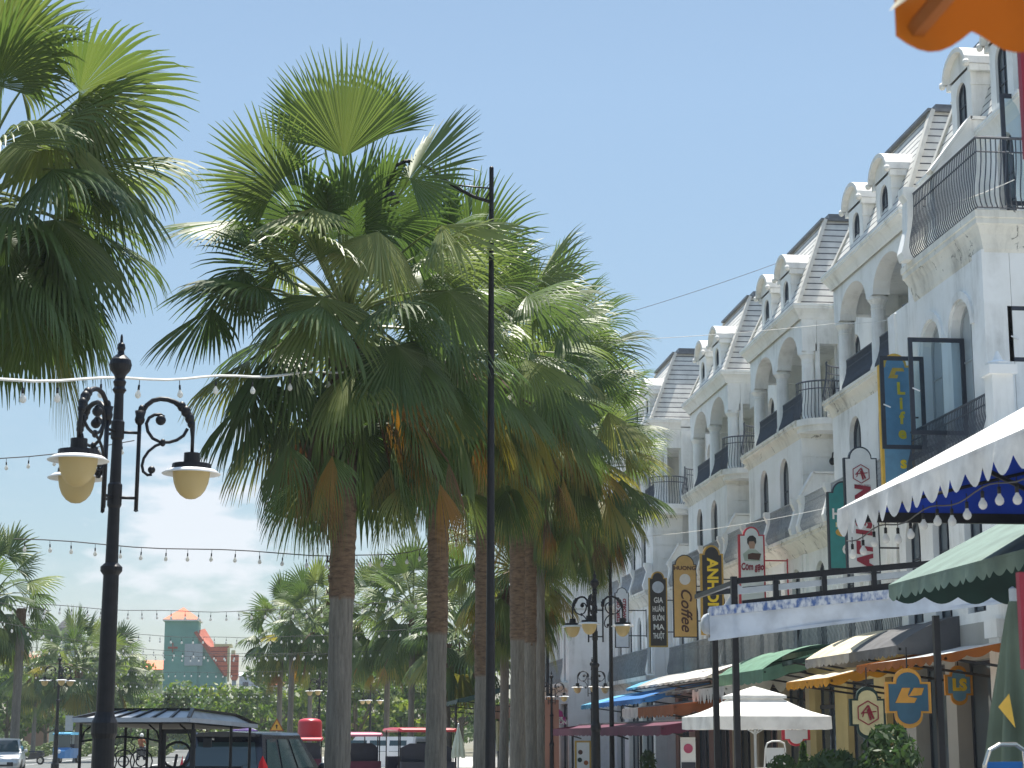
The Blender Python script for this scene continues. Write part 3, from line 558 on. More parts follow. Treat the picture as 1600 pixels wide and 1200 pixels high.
# open casements swung out square to the wall
def casement(parent, y, x0, x1, z0, z1, fr=.085, name='casement_window'):
    f = MB()
    for a, c, d, e in ((x0, x1, z0, z0 + fr), (x0, x1, z1 - fr, z1), (x0, x0 + fr, z0 + fr, z1 - fr), (x1 - fr, x1, z0 + fr, z1 - fr)): f.box(a, c, y, y + .05, d, e)
    o = f.build(name, 'frame', parent)
    g = MB().box(x0 + fr, x1 - fr, y + .02, y + .03, z0 + fr, z1 - fr); g.build('pane', 'clear', o)
    h_ = MB(); h_.bar((x0 + .04, y - .02, (z0 + z1) / 2 - .05), (x0 + .18, y - .06, (z0 + z1) / 2 - .12), .025, .025); h_.build('handle', 'white', o)
for (xa, ya_, xb, yb_, Y) in ((1422, 527, 1510, 680, 35.1), (1377, 556, 1446, 702, 36.6), (1576, 478, 1640, 566, 33.2), (1567, 146, 1640, 322, 33.35)):
    p, q = at(xa, ya_, Y), at(xb, yb_, Y)
    ym = (ya_ + yb_) / 2; casement(nh, Y - 33.2, at(xa, ym, Y).x - 12.6, at(xb, ym, Y).x - 12.6, q.z, p.z)
# ------------------------------------------------------------------ palms
def leaf(mb, rng, c, hast, fwd=None, Rb=1.55, nseg=44, age=.2, spread=108, droop=.5, steps=6, nrm=None, petr=.022, tip=1., split=.54):
    """one fan leaf: petiole from c to hast, pleated blade splitting into drooping tips"""
    c, hast = V(c), V(hast); d = hast - c; Lp = d.length
    ctl = c + d * .5 + V((0, 0, Lp * .16))
    pts = [(c * (1 - t) ** 2 + ctl * 2 * t * (1 - t) + hast * t * t) for t in (0, .25, .5, .75, 1)]
    pa = .06 + min(age, .45) if age < .55 else .93
    n0 = len(mb.v); mb.tube(pts, [petr * 1.7, petr * 1.4, petr * 1.1, petr, petr * .7], 4); mb.a += [min(1, .42 if age < .55 else .9)] * (len(mb.v) - n0)
    f = V(fwd).normalized() if fwd is not None else (hast - ctl).normalized()
    up = V(nrm) if nrm is not None else V((0, 0, 1)) + V((rng.uniform(-.5, .5), rng.uniform(-.5, .5), 0))
    n = up - f * up.dot(f)
    if n.length < .15: n = V((rng.uniform(-1, 1), rng.uniform(-1, 1), .3)); n = n - f * n.dot(f)
    n.normalize(); s = f.cross(n).normalized(); fold = rng.uniform(.15, .65); curl = rng.uniform(-.25, .25); gap = rng.random() < .3
    sp = R(spread); dw = 2 * sp / nseg; dn = V((0, 0, -1))
    for i in range(nseg):
        a = -sp + (i + .5) * dw; q = abs(a) / sp
        if gap and rng.random() < .05: continue
        Ls = Rb * (1 - .30 * q * q) * rng.uniform(.93, 1.05)
        d0 = (f * math.cos(a) + s * math.sin(a) - n * fold * (1 - math.cos(a)) * .6 - n * fold * abs(math.sin(a)) * .7 + n * curl * math.sin(a) + n * rng.uniform(-.03, .03)).normalized()
        sd = (s * math.cos(a) - f * math.sin(a)); p = hast.copy(); dd = d0.copy(); da = rng.uniform(-.05, .05); kink = rng.random() < .18
        o = len(mb.v); fs = []; prev = 0
        for k in range(steps + 1):
            t = k / steps; tt = t ** .8
            r = tt * Ls
            if k:
                wgt = droop * (.05 + 1.1 * max(0, t - .35) ** 1.3) * (1.9 if kink and t > .6 else 1.) * (.6 + .6 * q)
                dd = (dd + dn * wgt).normalized(); p = p + dd * (r - prev)
            prev = r
            half = r * math.tan(dw / 2) * 1.02 if t < split else (split ** .8 * Ls) * math.tan(dw / 2) * max(.06, 1 - (t - split) / (1 - split)) ** .85
            nn = n * (.55 * half)
            mb.v += [tuple(p - sd * half - nn), tuple(p + nn * .4), tuple(p + sd * half - nn)]
            ag = age + da * .6 + (.10 * max(0, t - .8) * 5 * tip if age < .55 else 0) * rng.random() + (.12 * (1 - t) * (.3 + .7 * (1 - q)) if age < .5 else 0)
            mb.a += [max(0, min(1, ag))] * 3
        for k in range(steps):
            b = o + k * 3; fs += [(b, b + 1, b + 4, b + 3), (b + 1, b + 2, b + 5, b + 4)]
        mb.f += fs; mb.mi += [0] * len(fs)
def crown(rng, n=46, dead=12, Rb=1.5, pet=(1.3, 1.9), nseg=44, steps=6, extra=(), el_hi=84, el_lo=-62, seed_az=0., gold=.12):
    mb = MB(); mb.a = []
    for (h, f, kw) in extra: leaf(mb, rng, (0, 0, rng.uniform(-.1, .2)), h, f, **{**dict(Rb=Rb, nseg=nseg, steps=steps), **kw})
    for i in range(n):
        t = (i + .5) / n; el = R(el_hi + (el_lo - el_hi) * t ** .85 + rng.uniform(-10, 10)); az = seed_az + i * 2.39996 + rng.uniform(-.25, .25)
        Lp = rng.uniform(*pet) * (1 - .12 * t)
        d = V((math.cos(az) * math.cos(el), math.sin(az) * math.cos(el), math.sin(el)))
        c = V((d.x * .16, d.y * .16, .25 - .75 * t)); hst = c + d * Lp
        f = d + V((0, 0, -.10 - .5 * max(0, t - .25)))
        age = rng.uniform(.12, .42) - .08 * t
        if t > .55 and rng.random() < gold * 2.4: age = rng.uniform(.5, .66)
        leaf(mb, rng, c, hst, f, Rb * rng.uniform(.88, 1.12), nseg, age, rng.uniform(78, 112), .34 + 1.1 * t * rng.uniform(.6, 1.3), steps)
    for i in range(dead):                                  # hanging skirt
        az = i * 2.1 + rng.uniform(-.4, .4); d = V((math.cos(az), math.sin(az), 0)); rr = rng.uniform(.3, 1.5)
        c = V((d.x * .2, d.y * .2, -.8)); hst = c + d * rr + V((0, 0, -rng.uniform(.6, 2.0)))
        age = rng.choice((.1, .15, .2, .25, .3, .35, .5, .55, .58, .62, .66, .7, .74, .8, .85, .92, .95))
        leaf(mb, rng, c, hst, d * .35 + V((0, 0, -1)), Rb * rng.uniform(.7, .95), max(22, nseg * 2 // 3), age, rng.uniform(24, 42) if age > .5 else rng.uniform(45, 75), .8, steps, split=.3 if age > .5 else .4)
    return mb
def trunk(rng, h, r, brown=2.2, n=20):
    """grey column whose upper length keeps brown leaf-base fibre; attribute age: 0 grey .. 1 brown"""
    mb = MB(); mb.a = []; zs = [0]; z = 0
    while z < h: z += rng.uniform(.05, .10); zs.append(min(z, h))
    zb = h - brown; ph = rng.uniform(0, 6); lean = rng.uniform(-.06, .06)
    for j, z in enumerate(zs):
        t = z / h; rr = r * (1.22 - .22 * min(1, t * 3.2)) * (1 + .35 * math.exp(-z * 4)); u = max(0, min(1, (z - zb) / .12 + .5)); rr *= 1 + u * (.07 + .06 * max(0, (z - zb) / brown)); rr *= 1 + (.022 if u > .5 else .010) * (j % 2)
        cx = lean * math.sin(t * 2.2) ; cy = .04 * math.sin(z * .6 + ph)
        for k in range(n):
            an = 2 * math.pi * k / n; jit = (.016 if u > .5 else .007) * rng.uniform(-1, 1) * r / .18
            mb.v.append((cx + (rr + jit) * math.cos(an), cy + (rr + jit) * math.sin(an), z)); mb.a.append(.9 if u > .98 else u * .9)
    m = n
    for j in range(len(zs) - 1):
        for k in range(m): mb.f.append((j * m + k, j * m + (k + 1) % m, (j + 1) * m + (k + 1) % m, (j + 1) * m + k)); mb.mi.append(0)
    for k in range(160):
        an = rng.uniform(0, 6.283); z = h - (brown + .1) * rng.random(); o = len(mb.v); rr = r * 1.06
        p = V((math.cos(an) * rr, math.sin(an) * rr, z)); q = p + V((math.cos(an) * .03, math.sin(an) * .03, rng.uniform(.05, .12))); sd = V((-math.sin(an), math.cos(an), 0)) * rng.uniform(.02, .045)
        mb.quad(p - sd, p + sd, q + sd * .3, q - sd * .3); mb.a += [1.] * 4
    return mb
def palm(label, px, Y, cpx, cpy, r, seed, crown_kw, brown=2.2, group='fan palms along the street', proto=None, rot=0., s=1.):
    rng = random.Random(seed); cpt = at(cpx, cpy, Y); b = at(px, 1150, Y); h = cpt.z - .55 * s
    root = thing('palm_tree', label, 'palm tree', (b.x, Y, .0), 0, group)
    tr = trunk(rng, h, r, brown).build('trunk', 'trunk', root, smooth=True)
    if proto is None: o = crown(rng, **crown_kw).build('crown', 'palm', root)
    else: o = bpy.data.objects.new('crown', proto.data); col.objects.link(o); o.parent = root; o.rotation_euler = (0, 0, rot); o.scale = (s, s, s)
    o.location = (cpt.x - b.x, 0, cpt.z); return root, o
# the nearest palm: main fans placed as they grow round its crown
c1 = at(543, 505, 29)
def ex(px, py, dy, tx, ty, tdy=0., **kw):                   # hastula and tip, relative to the crown centre
    h = at(px, py, 29 + dy) - c1; t = at(tx, ty, 29 + dy + tdy) - c1; return (h, (t - h), kw)
up = dict(droop=.10, spread=84, nrm=(0, 1, .3))
e1 = [ex(538, 245, -.7, 530, 100, -.2, Rb=1.85, age=.32, droop=.08, spread=70, nrm=(0, 1, .3)), ex(508, 232, .4, 480, 90, .2, Rb=1.5, age=.18, **up), ex(585, 215, .5, 600, 110, .2, Rb=1.35, age=.2, **up),
      ex(432, 285, -.9, 330, 200, -.2, Rb=1.35, age=.32, droop=.12, nrm=(.3, .8, .4)), ex(370, 345, -.3, 240, 350, 0, Rb=1.4, age=.22, droop=.3),
      ex(640, 278, -1.3, 722, 192, -.4, Rb=1.5, age=.26, droop=.16, nrm=(-.3, -.6, .8)), ex(592, 362, -2.1, 590, 470, -.6, Rb=1.3, age=.5, droop=.35, nrm=(.1, -.5, .8)),
      ex(490, 325, -1.7, 400, 355, -.5, Rb=1.2, age=.46, droop=.35, nrm=(-.2, -.4, .9)), ex(690, 352, -1.6, 830, 350, -.3, Rb=1.55, age=.40, droop=.30, nrm=(.1, -.6, .8)),
      ex(505, 465, -2.1, 455, 640, -.5, Rb=1.55, age=.30, droop=.5, nrm=(-.1, -.9, .4)), ex(620, 540, -1.5, 690, 690, -.3, Rb=1.5, age=.08, droop=.55, nrm=(.2, -.9, .4)),
      ex(375, 420, -.4, 240, 470, 0, Rb=1.45, age=.16, droop=.35), ex(330, 480, -.2, 230, 540, 0, Rb=1.4, age=.12, droop=.5), ex(700, 455, -.8, 760, 590, -.2, Rb=1.5, age=.2, droop=.5, nrm=(.3, -.8, .5)),
      ex(430, 545, -.9, 340, 650, -.2, Rb=1.5, age=.08, droop=.6), ex(450, 330, .6, 350, 250, .3, Rb=1.4, age=.2, droop=.2), ex(460, 620, -.8, 430, 800, 0, Rb=1.3, age=.10, droop=.7),
      ex(470, 690, -.4, 420, 850, 0, Rb=1.2, age=.92, split=.2, droop=.7, spread=42), ex(480, 740, -.7, 470, 850, 0, Rb=1.0, age=.92, split=.2, droop=.7, spread=40), ex(420, 650, .2, 380, 800, 0, Rb=1.3, age=.95, split=.2, droop=.7, spread=30),
      ex(620, 610, -.6, 650, 740, 0, Rb=1.4, age=.74, split=.2, droop=.7, spread=52), ex(610, 730, -.2, 620, 850, 0, Rb=1.0, age=.66, split=.2, droop=.7, spread=40), ex(390, 600, -.3, 330, 740, 0, Rb=1.5, age=.10, droop=.7)]
p1, cr1 = palm('nearest fan palm of the row, its trunk bare and grey in its lower half', 526, 29, 543, 505, .185, 11, dict(n=40, dead=32, el_lo=-76, extra=e1, nseg=46, gold=.05, seed_az=.6), 3.9)
p2, cr2 = palm('second fan palm from the front, its trunk just left of the tall black pole', 681, 34, 692, 540, .175, 23, dict(n=46, dead=26, Rb=1.55, pet=(1.4, 2.1), gold=.14), 4.9)
p3, cr3 = palm('fan palm whose trunk touches the left side of the tall black pole', 752, 40, 768, 560, .17, 37, dict(n=46, dead=26, Rb=1.5, pet=(1.4, 2.1), gold=.16), 6.5)
p4, cr4 = palm('fan palm with its trunk right of the tall black pole, overlapping another trunk', 809, 46, 830, 605, .175, 5, {}, 5.9, proto=cr2, rot=1.9, s=1.05)
p5, cr5 = palm('fan palm at the right end of the row, crown drooping towards the white houses', 829, 52, 862, 690, .17, 6, {}, 5.2, proto=cr3, rot=2.6, s=1.08)
palm('fan palm deep in the row with brown hanging leaves above a thin trunk', 786, 63, 800, 880, .15, 8, {}, 1.6, proto=cr2, rot=3.5, s=.95)
palm('fan palm behind the row whose crown hangs beside the end wall', 842, 58, 905, 745, .15, 9, {}, 1.6, proto=cr2, rot=5.0, s=1.0)
pl, crl = palm('fan palm cut by the top left corner, only its right hand leaves in view', -62, 26, -42, 300, .19, 44, dict(n=42, dead=2, el_lo=-48, Rb=1.7, pet=(1.4, 2.0), nseg=46, gold=.02, seed_az=2.2, extra=[
    (V((1.5, -.5, 1.4)), V((1.2, -.1, .1)), dict(Rb=1.75, age=.30, droop=.4, nrm=(-.2, .6, .7))), (V((1.2, -1.0, .75)), V((.8, -.4, -1.0)), dict(Rb=1.6, age=.42, droop=.5, nrm=(.3, -.6, .7))),
    (V((1.9, -.3, .3)), V((.8, -.1, -.7)), dict(Rb=1.6, age=.2, droop=.7)), (V((1.3, -.8, -.6)), V((.6, -.2, -1.0)), dict(Rb=1.8, age=.12, droop=.5, nrm=(.4, -.8, .3))), (V((.7, -1.2, -1.0)), V((.3, -.2, -1.0)), dict(Rb=1.8, age=.06, droop=.4, nrm=(.2, -.9, .3)))]))
# far palms share two coarser crowns
rng = random.Random(77)
bgp = []
def far_palm(label, px, Y, cpx, cpy, k, rot, s=1., r=.15):
    global bgp
    if k >= len(bgp):
        t, o = palm(label, px, Y, cpx, cpy, r, 90 + k, dict(n=34, dead=10, Rb=1.5, pet=(1.2, 1.8), nseg=26, steps=4, gold=.08), 1.2, 'far fan palms along the street'); bgp.append(o)
    else: palm(label, px, Y, cpx, cpy, r, 90 + k + int(px), {}, 1.2, 'far fan palms along the street', bgp[k], rot, s)
far_palm('far fan palm behind the yellow warning sign, crown reaching left into open sky', 436, 108, 440, 985, 0, 0)
far_palm('far fan palm standing just behind the warning sign palm, crown meeting the nearest trunk', 452, 100, 492, 965, 1, 0)
far_palm('far fan palm right of the nearest trunk, bright crown of upright fans', 603, 98, 592, 968, 0, 2.1, 1.05)
far_palm('far fan palm behind the red cart roof, tallest crown between the two front trunks', 641, 92, 645, 948, 1, 1.3, 1.1)
far_palm('far fan palm hidden behind the second trunk, dark hanging crown', 700, 84, 718, 985, 0, 4.0, 1.1)
far_palm('fan palm cut by the left edge below the string lights', 22, 88, -12, 930, 1, 2.4, 1.1, .2)
far_palm('far fan palm just left of the lamp post above the blue tuk-tuk', 120, 122, 118, 1035, 0, 1.2, 1.1)
far_palm('far fan palm half covered by the lamp post shaft', 158, 126, 172, 1040, 1, 3.3, 1.05)
far_palm('far fan palm between the left edge palm and the blue tuk-tuk', 52, 140, 55, 1040, 0, 5.1, 1.1)
far_palm('far fan palm in the gap right of the warning sign', 484, 128, 520, 1010, 0, 3.0, 1.05)
# ------------------------------------------------------------------ broad-leaved trees
def tree_crown(rng, w, h, n=3000, ls=.28, clumps=26):
    mb = MB(); mb.a = []; cs = []
    for i in range(clumps):
        a = i * 2.4 + rng.uniform(-.4, .4); z = rng.uniform(.0, 1); rr = (.35 + .65 * math.sin(math.pi * min(1, .15 + .8 * (1 - z)))) * math.sqrt(rng.uniform(.2, 1))
        cs.append((V((math.cos(a) * rr * w / 2, math.sin(a) * rr * w / 2, z * h)), rng.uniform(.10, .19) * w, rng.uniform(.15, .75)))
    for i in range(n):
        c, r_, ag = rng.choice(cs); d = V((rng.gauss(0, 1), rng.gauss(0, 1), rng.gauss(0, .75))); d = d.normalized() * r_ * rng.uniform(.55, 1.08)
        p = c + V((d.x, d.y, d.z * .6)); nn = (d.normalized() * .6 + V((rng.uniform(-1, 1), rng.uniform(-1, 1), rng.uniform(-.3, 1.2)))).normalized()
        t = nn.cross(V((rng.uniform(-1, 1), rng.uniform(-1, 1), rng.uniform(-1, 1)))).normalized(); bt = nn.cross(t); s = ls * rng.uniform(.6, 1.35)
        mb.quad(p - t * s, p - bt * s * .45 + t * s * .1, p + t * s, p + bt * s * .45 + t * s * .1); mb.a += [max(0, min(1, ag + rng.uniform(-.22, .22)))] * 4
    return mb, cs
TREES = []
def mk_tree(label, loc, w, h, zb, seed, n=3000, ls=.28):
    rng = random.Random(seed); root = thing('broadleaf_tree', label, 'tree', loc, 0, 'broad-leaved trees across the road')
    mb, cs = tree_crown(rng, w, h, n, ls)
    o = mb.build('crown', 'leaf', root); o.location = (0, 0, zb)
    t = MB(); t.tube([(0, 0, 0), (.08, .03, zb * .5), (.02, .05, zb), (-.1, 0, zb + h * .45)], [.24, .18, .15, .05], 8)
    for c, r_, a in cs[::3]: t.tube([(0, .04, zb * .85), tuple(V((c.x * .5, c.y * .5, zb + c.z * .4))), (c.x, c.y, zb + c.z * .9)], [.1, .06, .02], 5)
    t.build('trunk', 'bark', root); return root
ta = mk_tree('low spreading tree in front of the green tower, yellow green layered crown', (at(325, 1150, 150).x, 150, 0), 8.5, 3.9, 1.6, 1, 3400)
tb = mk_tree('dense dark tree low on the left behind the parked scooter', (at(70, 1150, 175).x, 175, 0), 9, 5.5, 2.2, 2, 3000)
tcx = mk_tree('loose light green tree right of the tall blue grey post', (at(415, 1150, 165).x, 165, 0), 8, 6.0, 1.6, 3, 3000)
GT = 'broad-leaved trees across the road'
for proto, px, Y, s, rz, lb in ((tb, 10, 165, 1.05, 1, 'dark tree behind the silver car at the left edge'), (tb, 130, 190, 1.2, 2, 'dark tree behind the blue tuk-tuk'), (tcx, 205, 170, .7, .5, 'tree behind the scooter rider, seen under the carriage roof'), (tb, 262, 200, .75, 3, 'bushy tree at the foot of the green tower'),
                                (tcx, 470, 185, 1.1, 2, 'tree behind the red tub-shaped hood'), (ta, 385, 200, 1.15, 1.4, 'tree behind the purple parasol'), (tcx, 555, 150, 1.1, 4, 'light green tree right beside the nearest palm trunk'), (tcx, 610, 175, 1.15, 1, 'light green tree behind the white van'),
                                (ta, 660, 160, 1.3, 2.2, 'tree behind the red cart, close to the second palm trunk'), (tb, 520, 215, 1.3, .8, 'tree rising behind the pink cart'), (tb, 170, 215, 1.3, 4.4, 'tree behind the lamp post shaft'), (tcx, 40, 215, 1.3, 2.9, 'tallest tree behind the left edge palm'), (tb, 720, 190, 1.4, 5, 'tree far behind the row of palm trunks')):
    dup(proto, (at(px, 1150, Y).x, Y, 0), rz, lb, GT, s)
mb = MB(); mb.a = []; rng = random.Random(5)
for i in range(9000):
    x = rng.uniform(-90, 25); y = rng.uniform(225, 245); z = abs(rng.gauss(0, 1)) * 1.1 + rng.uniform(0, 1.6) + 1.2 * math.sin(x * .21) ** 2; s = rng.uniform(.25, .6)
    a = rng.uniform(0, 6.28); mb.quad((x - s * math.cos(a), y - s * math.sin(a), z), (x, y, z - s * .6), (x + s * math.cos(a), y + s * math.sin(a), z), (x, y + .2, z + s * .6)); mb.a += [rng.uniform(.05, .7)] * 4
tag(mb.build('shrubbery', 'leaf'), kind='stuff')
mb = MB(); mb.a = []
for i in range(7000):
    x = rng.uniform(-34, -12); y = rng.uniform(152, 156); z = rng.uniform(.1, 1.0) + .25 * math.sin(x * 2); s = rng.uniform(.1, .2)
    a = rng.uniform(0, 6.28); mb.quad((x - s * math.cos(a), y - s * math.sin(a), z), (x, y, z - s * .6), (x + s * math.cos(a), y + s * math.sin(a), z), (x, y + .1, z + s * .6)); mb.a += [rng.uniform(.35, .8)] * 4
tag(mb.build('hedge', 'leaf'), kind='stuff')
# ------------------------------------------------------------------ lamp posts
def lamp_arm(root, ang):
    S = lambda zx, zy: ((zx - 475) * .00142, (500 - zy) * .00142 + 4.72)      # drawn in the arm's own plane (radius, height)
    ca, sa = math.cos(ang), math.sin(ang)
    P = lambda zx, zy: (S(zx, zy)[0] * ca, S(zx, zy)[0] * sa, S(zx, zy)[1])
    W = lambda r, z: (r * ca, r * sa, z)
    b = MB(); b.tube([P(622, 1050), P(622, 440)], .02, 8)
    for zy in (514, 968): b.tube([P(475, zy), P(622, zy)], .015, 8)
    b.tube([P(622, 1062), P(612, 1050)], [.004, .014], 6); b.tube([P(622, 1062), P(634, 1050)], [.004, .014], 6)
    c = P(622, 420); b.ball(c, .05, .05, .06); b.ball(P(632, 350), .035, .035, .05); b.tube([P(622, 440), P(625, 360)], [.03, .055], 8)
    arc = [P(640, 360), P(665, 318), P(705, 283), P(755, 268), P(805, 270), P(855, 285), P(900, 312), P(940, 352), P(970, 405), P(984, 460), P(988, 540), P(988, 640)]
    b.tube(arc, [.024, .024, .024, .024, .025, .026, .034, .042, .038, .026, .018, .018], 8)
    for zx, zy, r in ((905, 315, .045), (935, 348, .05), (962, 395, .048), (975, 435, .04)): b.ball(P(zx, zy), r, r, r * 1.2, 8, 5)
    s1 = [P(950, 470), P(925, 520), P(880, 553), P(830, 570), P(770, 572), P(715, 548), P(680, 500), P(668, 445), P(685, 405), P(720, 382), P(760, 378), P(788, 395)]
    b.tube(s1, .0165, 8); b.ball(P(765, 418), .052, .052, .052)
    s2 = [P(790, 575), P(735, 600), P(690, 640), P(660, 690), P(650, 740), P(660, 782), P(690, 805), P(720, 800)]
    b.tube(s2, .0145, 8); b.ball(P(716, 768), .038, .038, .038); b.ball(P(785, 575), .03, .03, .04)
    a = b.build('arm', 'black', root, smooth=True)
    cx = P(988, 0)[0], P(988, 0)[1]; zt = S(0, 640)[1]
    b = MB(); b.lathe([(0, 0), (.078, 0), (.08, -.09), (.082, -.105), (.19, -.11), (.195, -.16), (.15, -.17), (0, -.17)], 20, (cx[0], cx[1], zt)); b.build('lamp_cap', 'black', a)
    b = MB(); b.lathe([(.17, -.158), (.235, -.17), (.29, -.205), (.285, -.212), (.23, -.19), (.17, -.18)], 24, (cx[0], cx[1], zt)); b.build('reflector', 'white', a, smooth=True)
    b = MB(); b.lathe([(.182, -.18), (.18, -.23), (.168, -.30), (.14, -.37), (.10, -.42), (.05, -.452), (0, -.46)], 24, (cx[0], cx[1], zt)); b.build('globe', 'globe', a, smooth=True)
def lamp_post(label, loc, rotz=0):
    root = thing('street_lamp', label, 'street lamp', loc, rotz, 'black three-armed street lamps')
    b = MB(); prof = [(.0, 0), (.2, 0), (.2, .25), (.16, .32), (.13, .5), (.115, .6), (.105, 1.75), (.125, 1.8), (.125, 1.9), (.10, 1.95), (.085, 2.0), (.075, 3.3), (.105, 3.34), (.105, 3.38), (.062, 3.42), (.056, 3.95), (.07, 3.98), (.07, 4.18), (.055, 4.2), (.048, 4.62), (.065, 4.64), (.065, 4.80), (.05, 4.82), (.044, 5.08), (.07, 5.12), (.05, 5.15), (.065, 5.2), (.045, 5.23), (.06, 5.27), (.1, 5.32), (.112, 5.37), (.1, 5.42), (.06, 5.46), (.035, 5.48), (.03, 5.51), (.042, 5.54), (.035, 5.58), (.015, 5.60), (.012, 5.66), (.006, 5.68), (0, 5.68)]
    b.lathe(prof, 20, (0, 0, 0)); b.build('pole', 'black', root, smooth=False)
    for k in range(3): lamp_arm(root, R(7.9 + 120 * k))
    return root
lp0 = at(177, 860, 18)
q = at(183, 672, 18); lamp = lamp_post('nearest black street lamp with three amber glass bowls, at the left', (q.x, 18, q.z - 4.72 ))
lamp.rotation_euler = (0, R(.2), 0); lamp.location.x -= .012
GL = 'black three-armed street lamps'
q = at(931, 1150, 45); dup(lamp, (q.x, 45, 0), R(3), 'black street lamp with pale bowls in front of the plain white end wall', GL)
q = at(926, 1150, 63); dup(lamp, (q.x, 63, 0), R(20), 'smaller street lamp whose bowls hang just under those of the lamp before the end wall', GL, .76)
q = at(578, 1150, 120); dup(lamp, (q.x, 120, 0), R(10), 'distant street lamp between two thin palm trunks left of centre', GL, .9)
q = at(88, 1150, 96); dup(lamp, (q.x, 96, 0), R(40), 'distant street lamp above the blue tuk-tuk', GL, 1.02)
q = at(498, 1150, 104); dup(lamp, (q.x, 104, 0), R(15), 'distant street lamp just left of the nearest palm trunk', GL, .95)
q = at(862, 1150, 70); dup(lamp, (q.x, 70, 0), R(200), 'street lamp with a bowl hanging over the purple shop panel', GL, .72)
def light_pole(label, loc, h, arm_dir=-1):
    root = thing('light_pole', label, 'light pole', loc, 0, 'tall black light poles')
    b = MB(); b.lathe([(0, 0), (.16, 0), (.16, .3), (.11, .4), (.085, .5), (.062, h * .4), (.05, h * .7), (.036, h), (.02, h + .02), (0, h + .02)], 14); b.build('pole', 'black', root)
    b = MB(); a = arm_dir
    pts = [(0, 0, h - .58), (a * .28, 0, h - .5), (a * .52, 0, h - .38), (a * .8, 0, h - .2), (a * 1.0, 0, h - .05), (a * 1.2, 0, h + .06), (a * 1.4, 0, h + .06), (a * 1.55, 0, h - .02), (a * 1.66, 0, h - .2), (a * 1.68, 0, h - .34)]
    b.tube(pts, [.03] * 10, 8); b.tube([(0, 0, h - .35), (a * .3, 0, h - .33), (a * .62, 0, h - .31)], .014, 6); b.tube([(a * .2, 0, h - .34), (a * .25, 0, h - .5)], .012, 6); b.tube([(0, 0, h - .36), (a * .1, 0, h - .56)], .016, 6)
    ar = b.build('arm', 'black', root, smooth=True)
    b = MB(); b.lathe([(.03, .1), (.05, 0), (.13, -.06), (.2, -.16), (.21, -.2), (0, -.2)], 16, (a * 1.68, 0, h - .42)); b.build('lamp_head', 'black', ar)
    return root
q0, q1 = at(766, 1150, 28.3), at(770, 262, 28.3); pole = light_pole('tall black light pole with a curved arm rising in front of the palm crowns', (q0.x, 28.3, 0), q1.z)
q = at(956, 1150, 58); dup(pole, (q.x, 58, 0), R(1), 'tall black light pole right of the pale-bowled street lamp', 'tall black light poles')
q = at(856, 1150, 76); dup(pole, (q.x, 76, 0), R(1), 'thin black light pole beside the purple shop panel', 'tall black light poles')
# ------------------------------------------------------------------ strings of bulbs
bm = MB(); bm.m = 1; bm.tube([(0, 0, 0), (0, 0, -.075)], .004, 4); bm.tube([(0, 0, -.07), (0, 0, -.125)], .013, 6); bm.m = 0
bm.lathe([(.010, -.122), (.016, -.14), (.030, -.165), (.033, -.185), (.026, -.205), (.012, -.217), (0, -.219)], 8)
BULB = None
def string(label, x0, y0, x1, y1, Y, sp, sag, thick=.010, m='cabled', Y1=None, bs=1., ex_=.15, rd=1, px=None):
    global BULB
    Y1 = Y1 or Y; a, b = at(x0, y0, Y), at(x1, y1, Y1); root = thing('string_lights', label, 'string lights', a, 0, 'strings of bulbs across the street')
    rr = random.Random(rd); d = b - a; Lc = d.length; n = max(8, int(Lc / .5))
    f = lambda t: d * t + V((0, 0, -sag * 4 * t * (1 - t) + .02 * math.sin(t * Lc * 2.1)))
    MB().tube([f(-ex_ + (1 + 2 * ex_) * i / n) if 0 else f(i / n) for i in range(n + 1)], thick, 5).build('cable', m, root)
    k = int(abs(x1 - x0) / px) if px else int(Lc / sp)
    for i in range(k):
        t = (i + .5 + rr.uniform(-.08, .08)) / k; t = t * Y / (Y1 - t * (Y1 - Y))
        if BULB is None: o = bm.build('bulb', ['bulb', 'blackm'], root, smooth=True); BULB = o
        else: o = bpy.data.objects.new('bulb', BULB.data); col.objects.link(o); o.parent = root
        o.location = f(t); o.scale = (bs * (1.25 if Y > 50 else 1.),) * 3; o.rotation_euler = (rr.uniform(-.08, .08), rr.uniform(-.08, .08), 0)
string('thick white cable with bulbs passing right behind the top of the nearest street lamp', -120, 592, 545, 580, 18.6, .385, .05, .018, 'cable', bs=1.15, Y1=28.85, px=60)
string('string of bulbs dipping left of the nearest street lamp at bowl height', -120, 726, 210, 690, 33, .37, .05, rd=2)
string('bulb string in open sky under the amber bowls, ending at the nearest palm trunk', 22, 842, 530, 868, 32, .385, .02, rd=3)
string('short bulb string climbing from the nearest palm trunk to the second one', 530, 868, 740, 826, 32.5, .40, .18, rd=4, Y1=36)
string('bulb string crossing just over the green tower roof', 60, 944, 660, 935, 56, .40, .30, rd=5)
string('pair of dark wires with bulbs by the left edge palm', -40, 936, 80, 953, 58, .40, .03, rd=6)
string('lower bulb string by the left edge palm', -40, 965, 80, 985, 62, .50, .03, rd=7)
string('bulb string at the level of the tower window', 190, 990, 700, 975, 74, .42, .32, rd=8)
string('bulb string across the middle of the green tower', 40, 985, 500, 1018, 80, .42, .42, rd=9)
string('bulb string passing the small orange roof', 30, 1010, 640, 1012, 92, .42, .45, rd=10)
string('bulb string over the low spreading tree', 20, 1035, 600, 1038, 104, .43, .5, rd=11)
string('bulb string in front of the tree row, left of the warning sign', 40, 1052, 500, 1062, 115, .43, .5, rd=12)
string('farthest bulb string, lowest over the carriage roof', 150, 1078, 640, 1068, 135, .43, .5, rd=13)
string('bulb string between the two far palm groups', 470, 1020, 720, 1006, 98, .42, .3, rd=14)
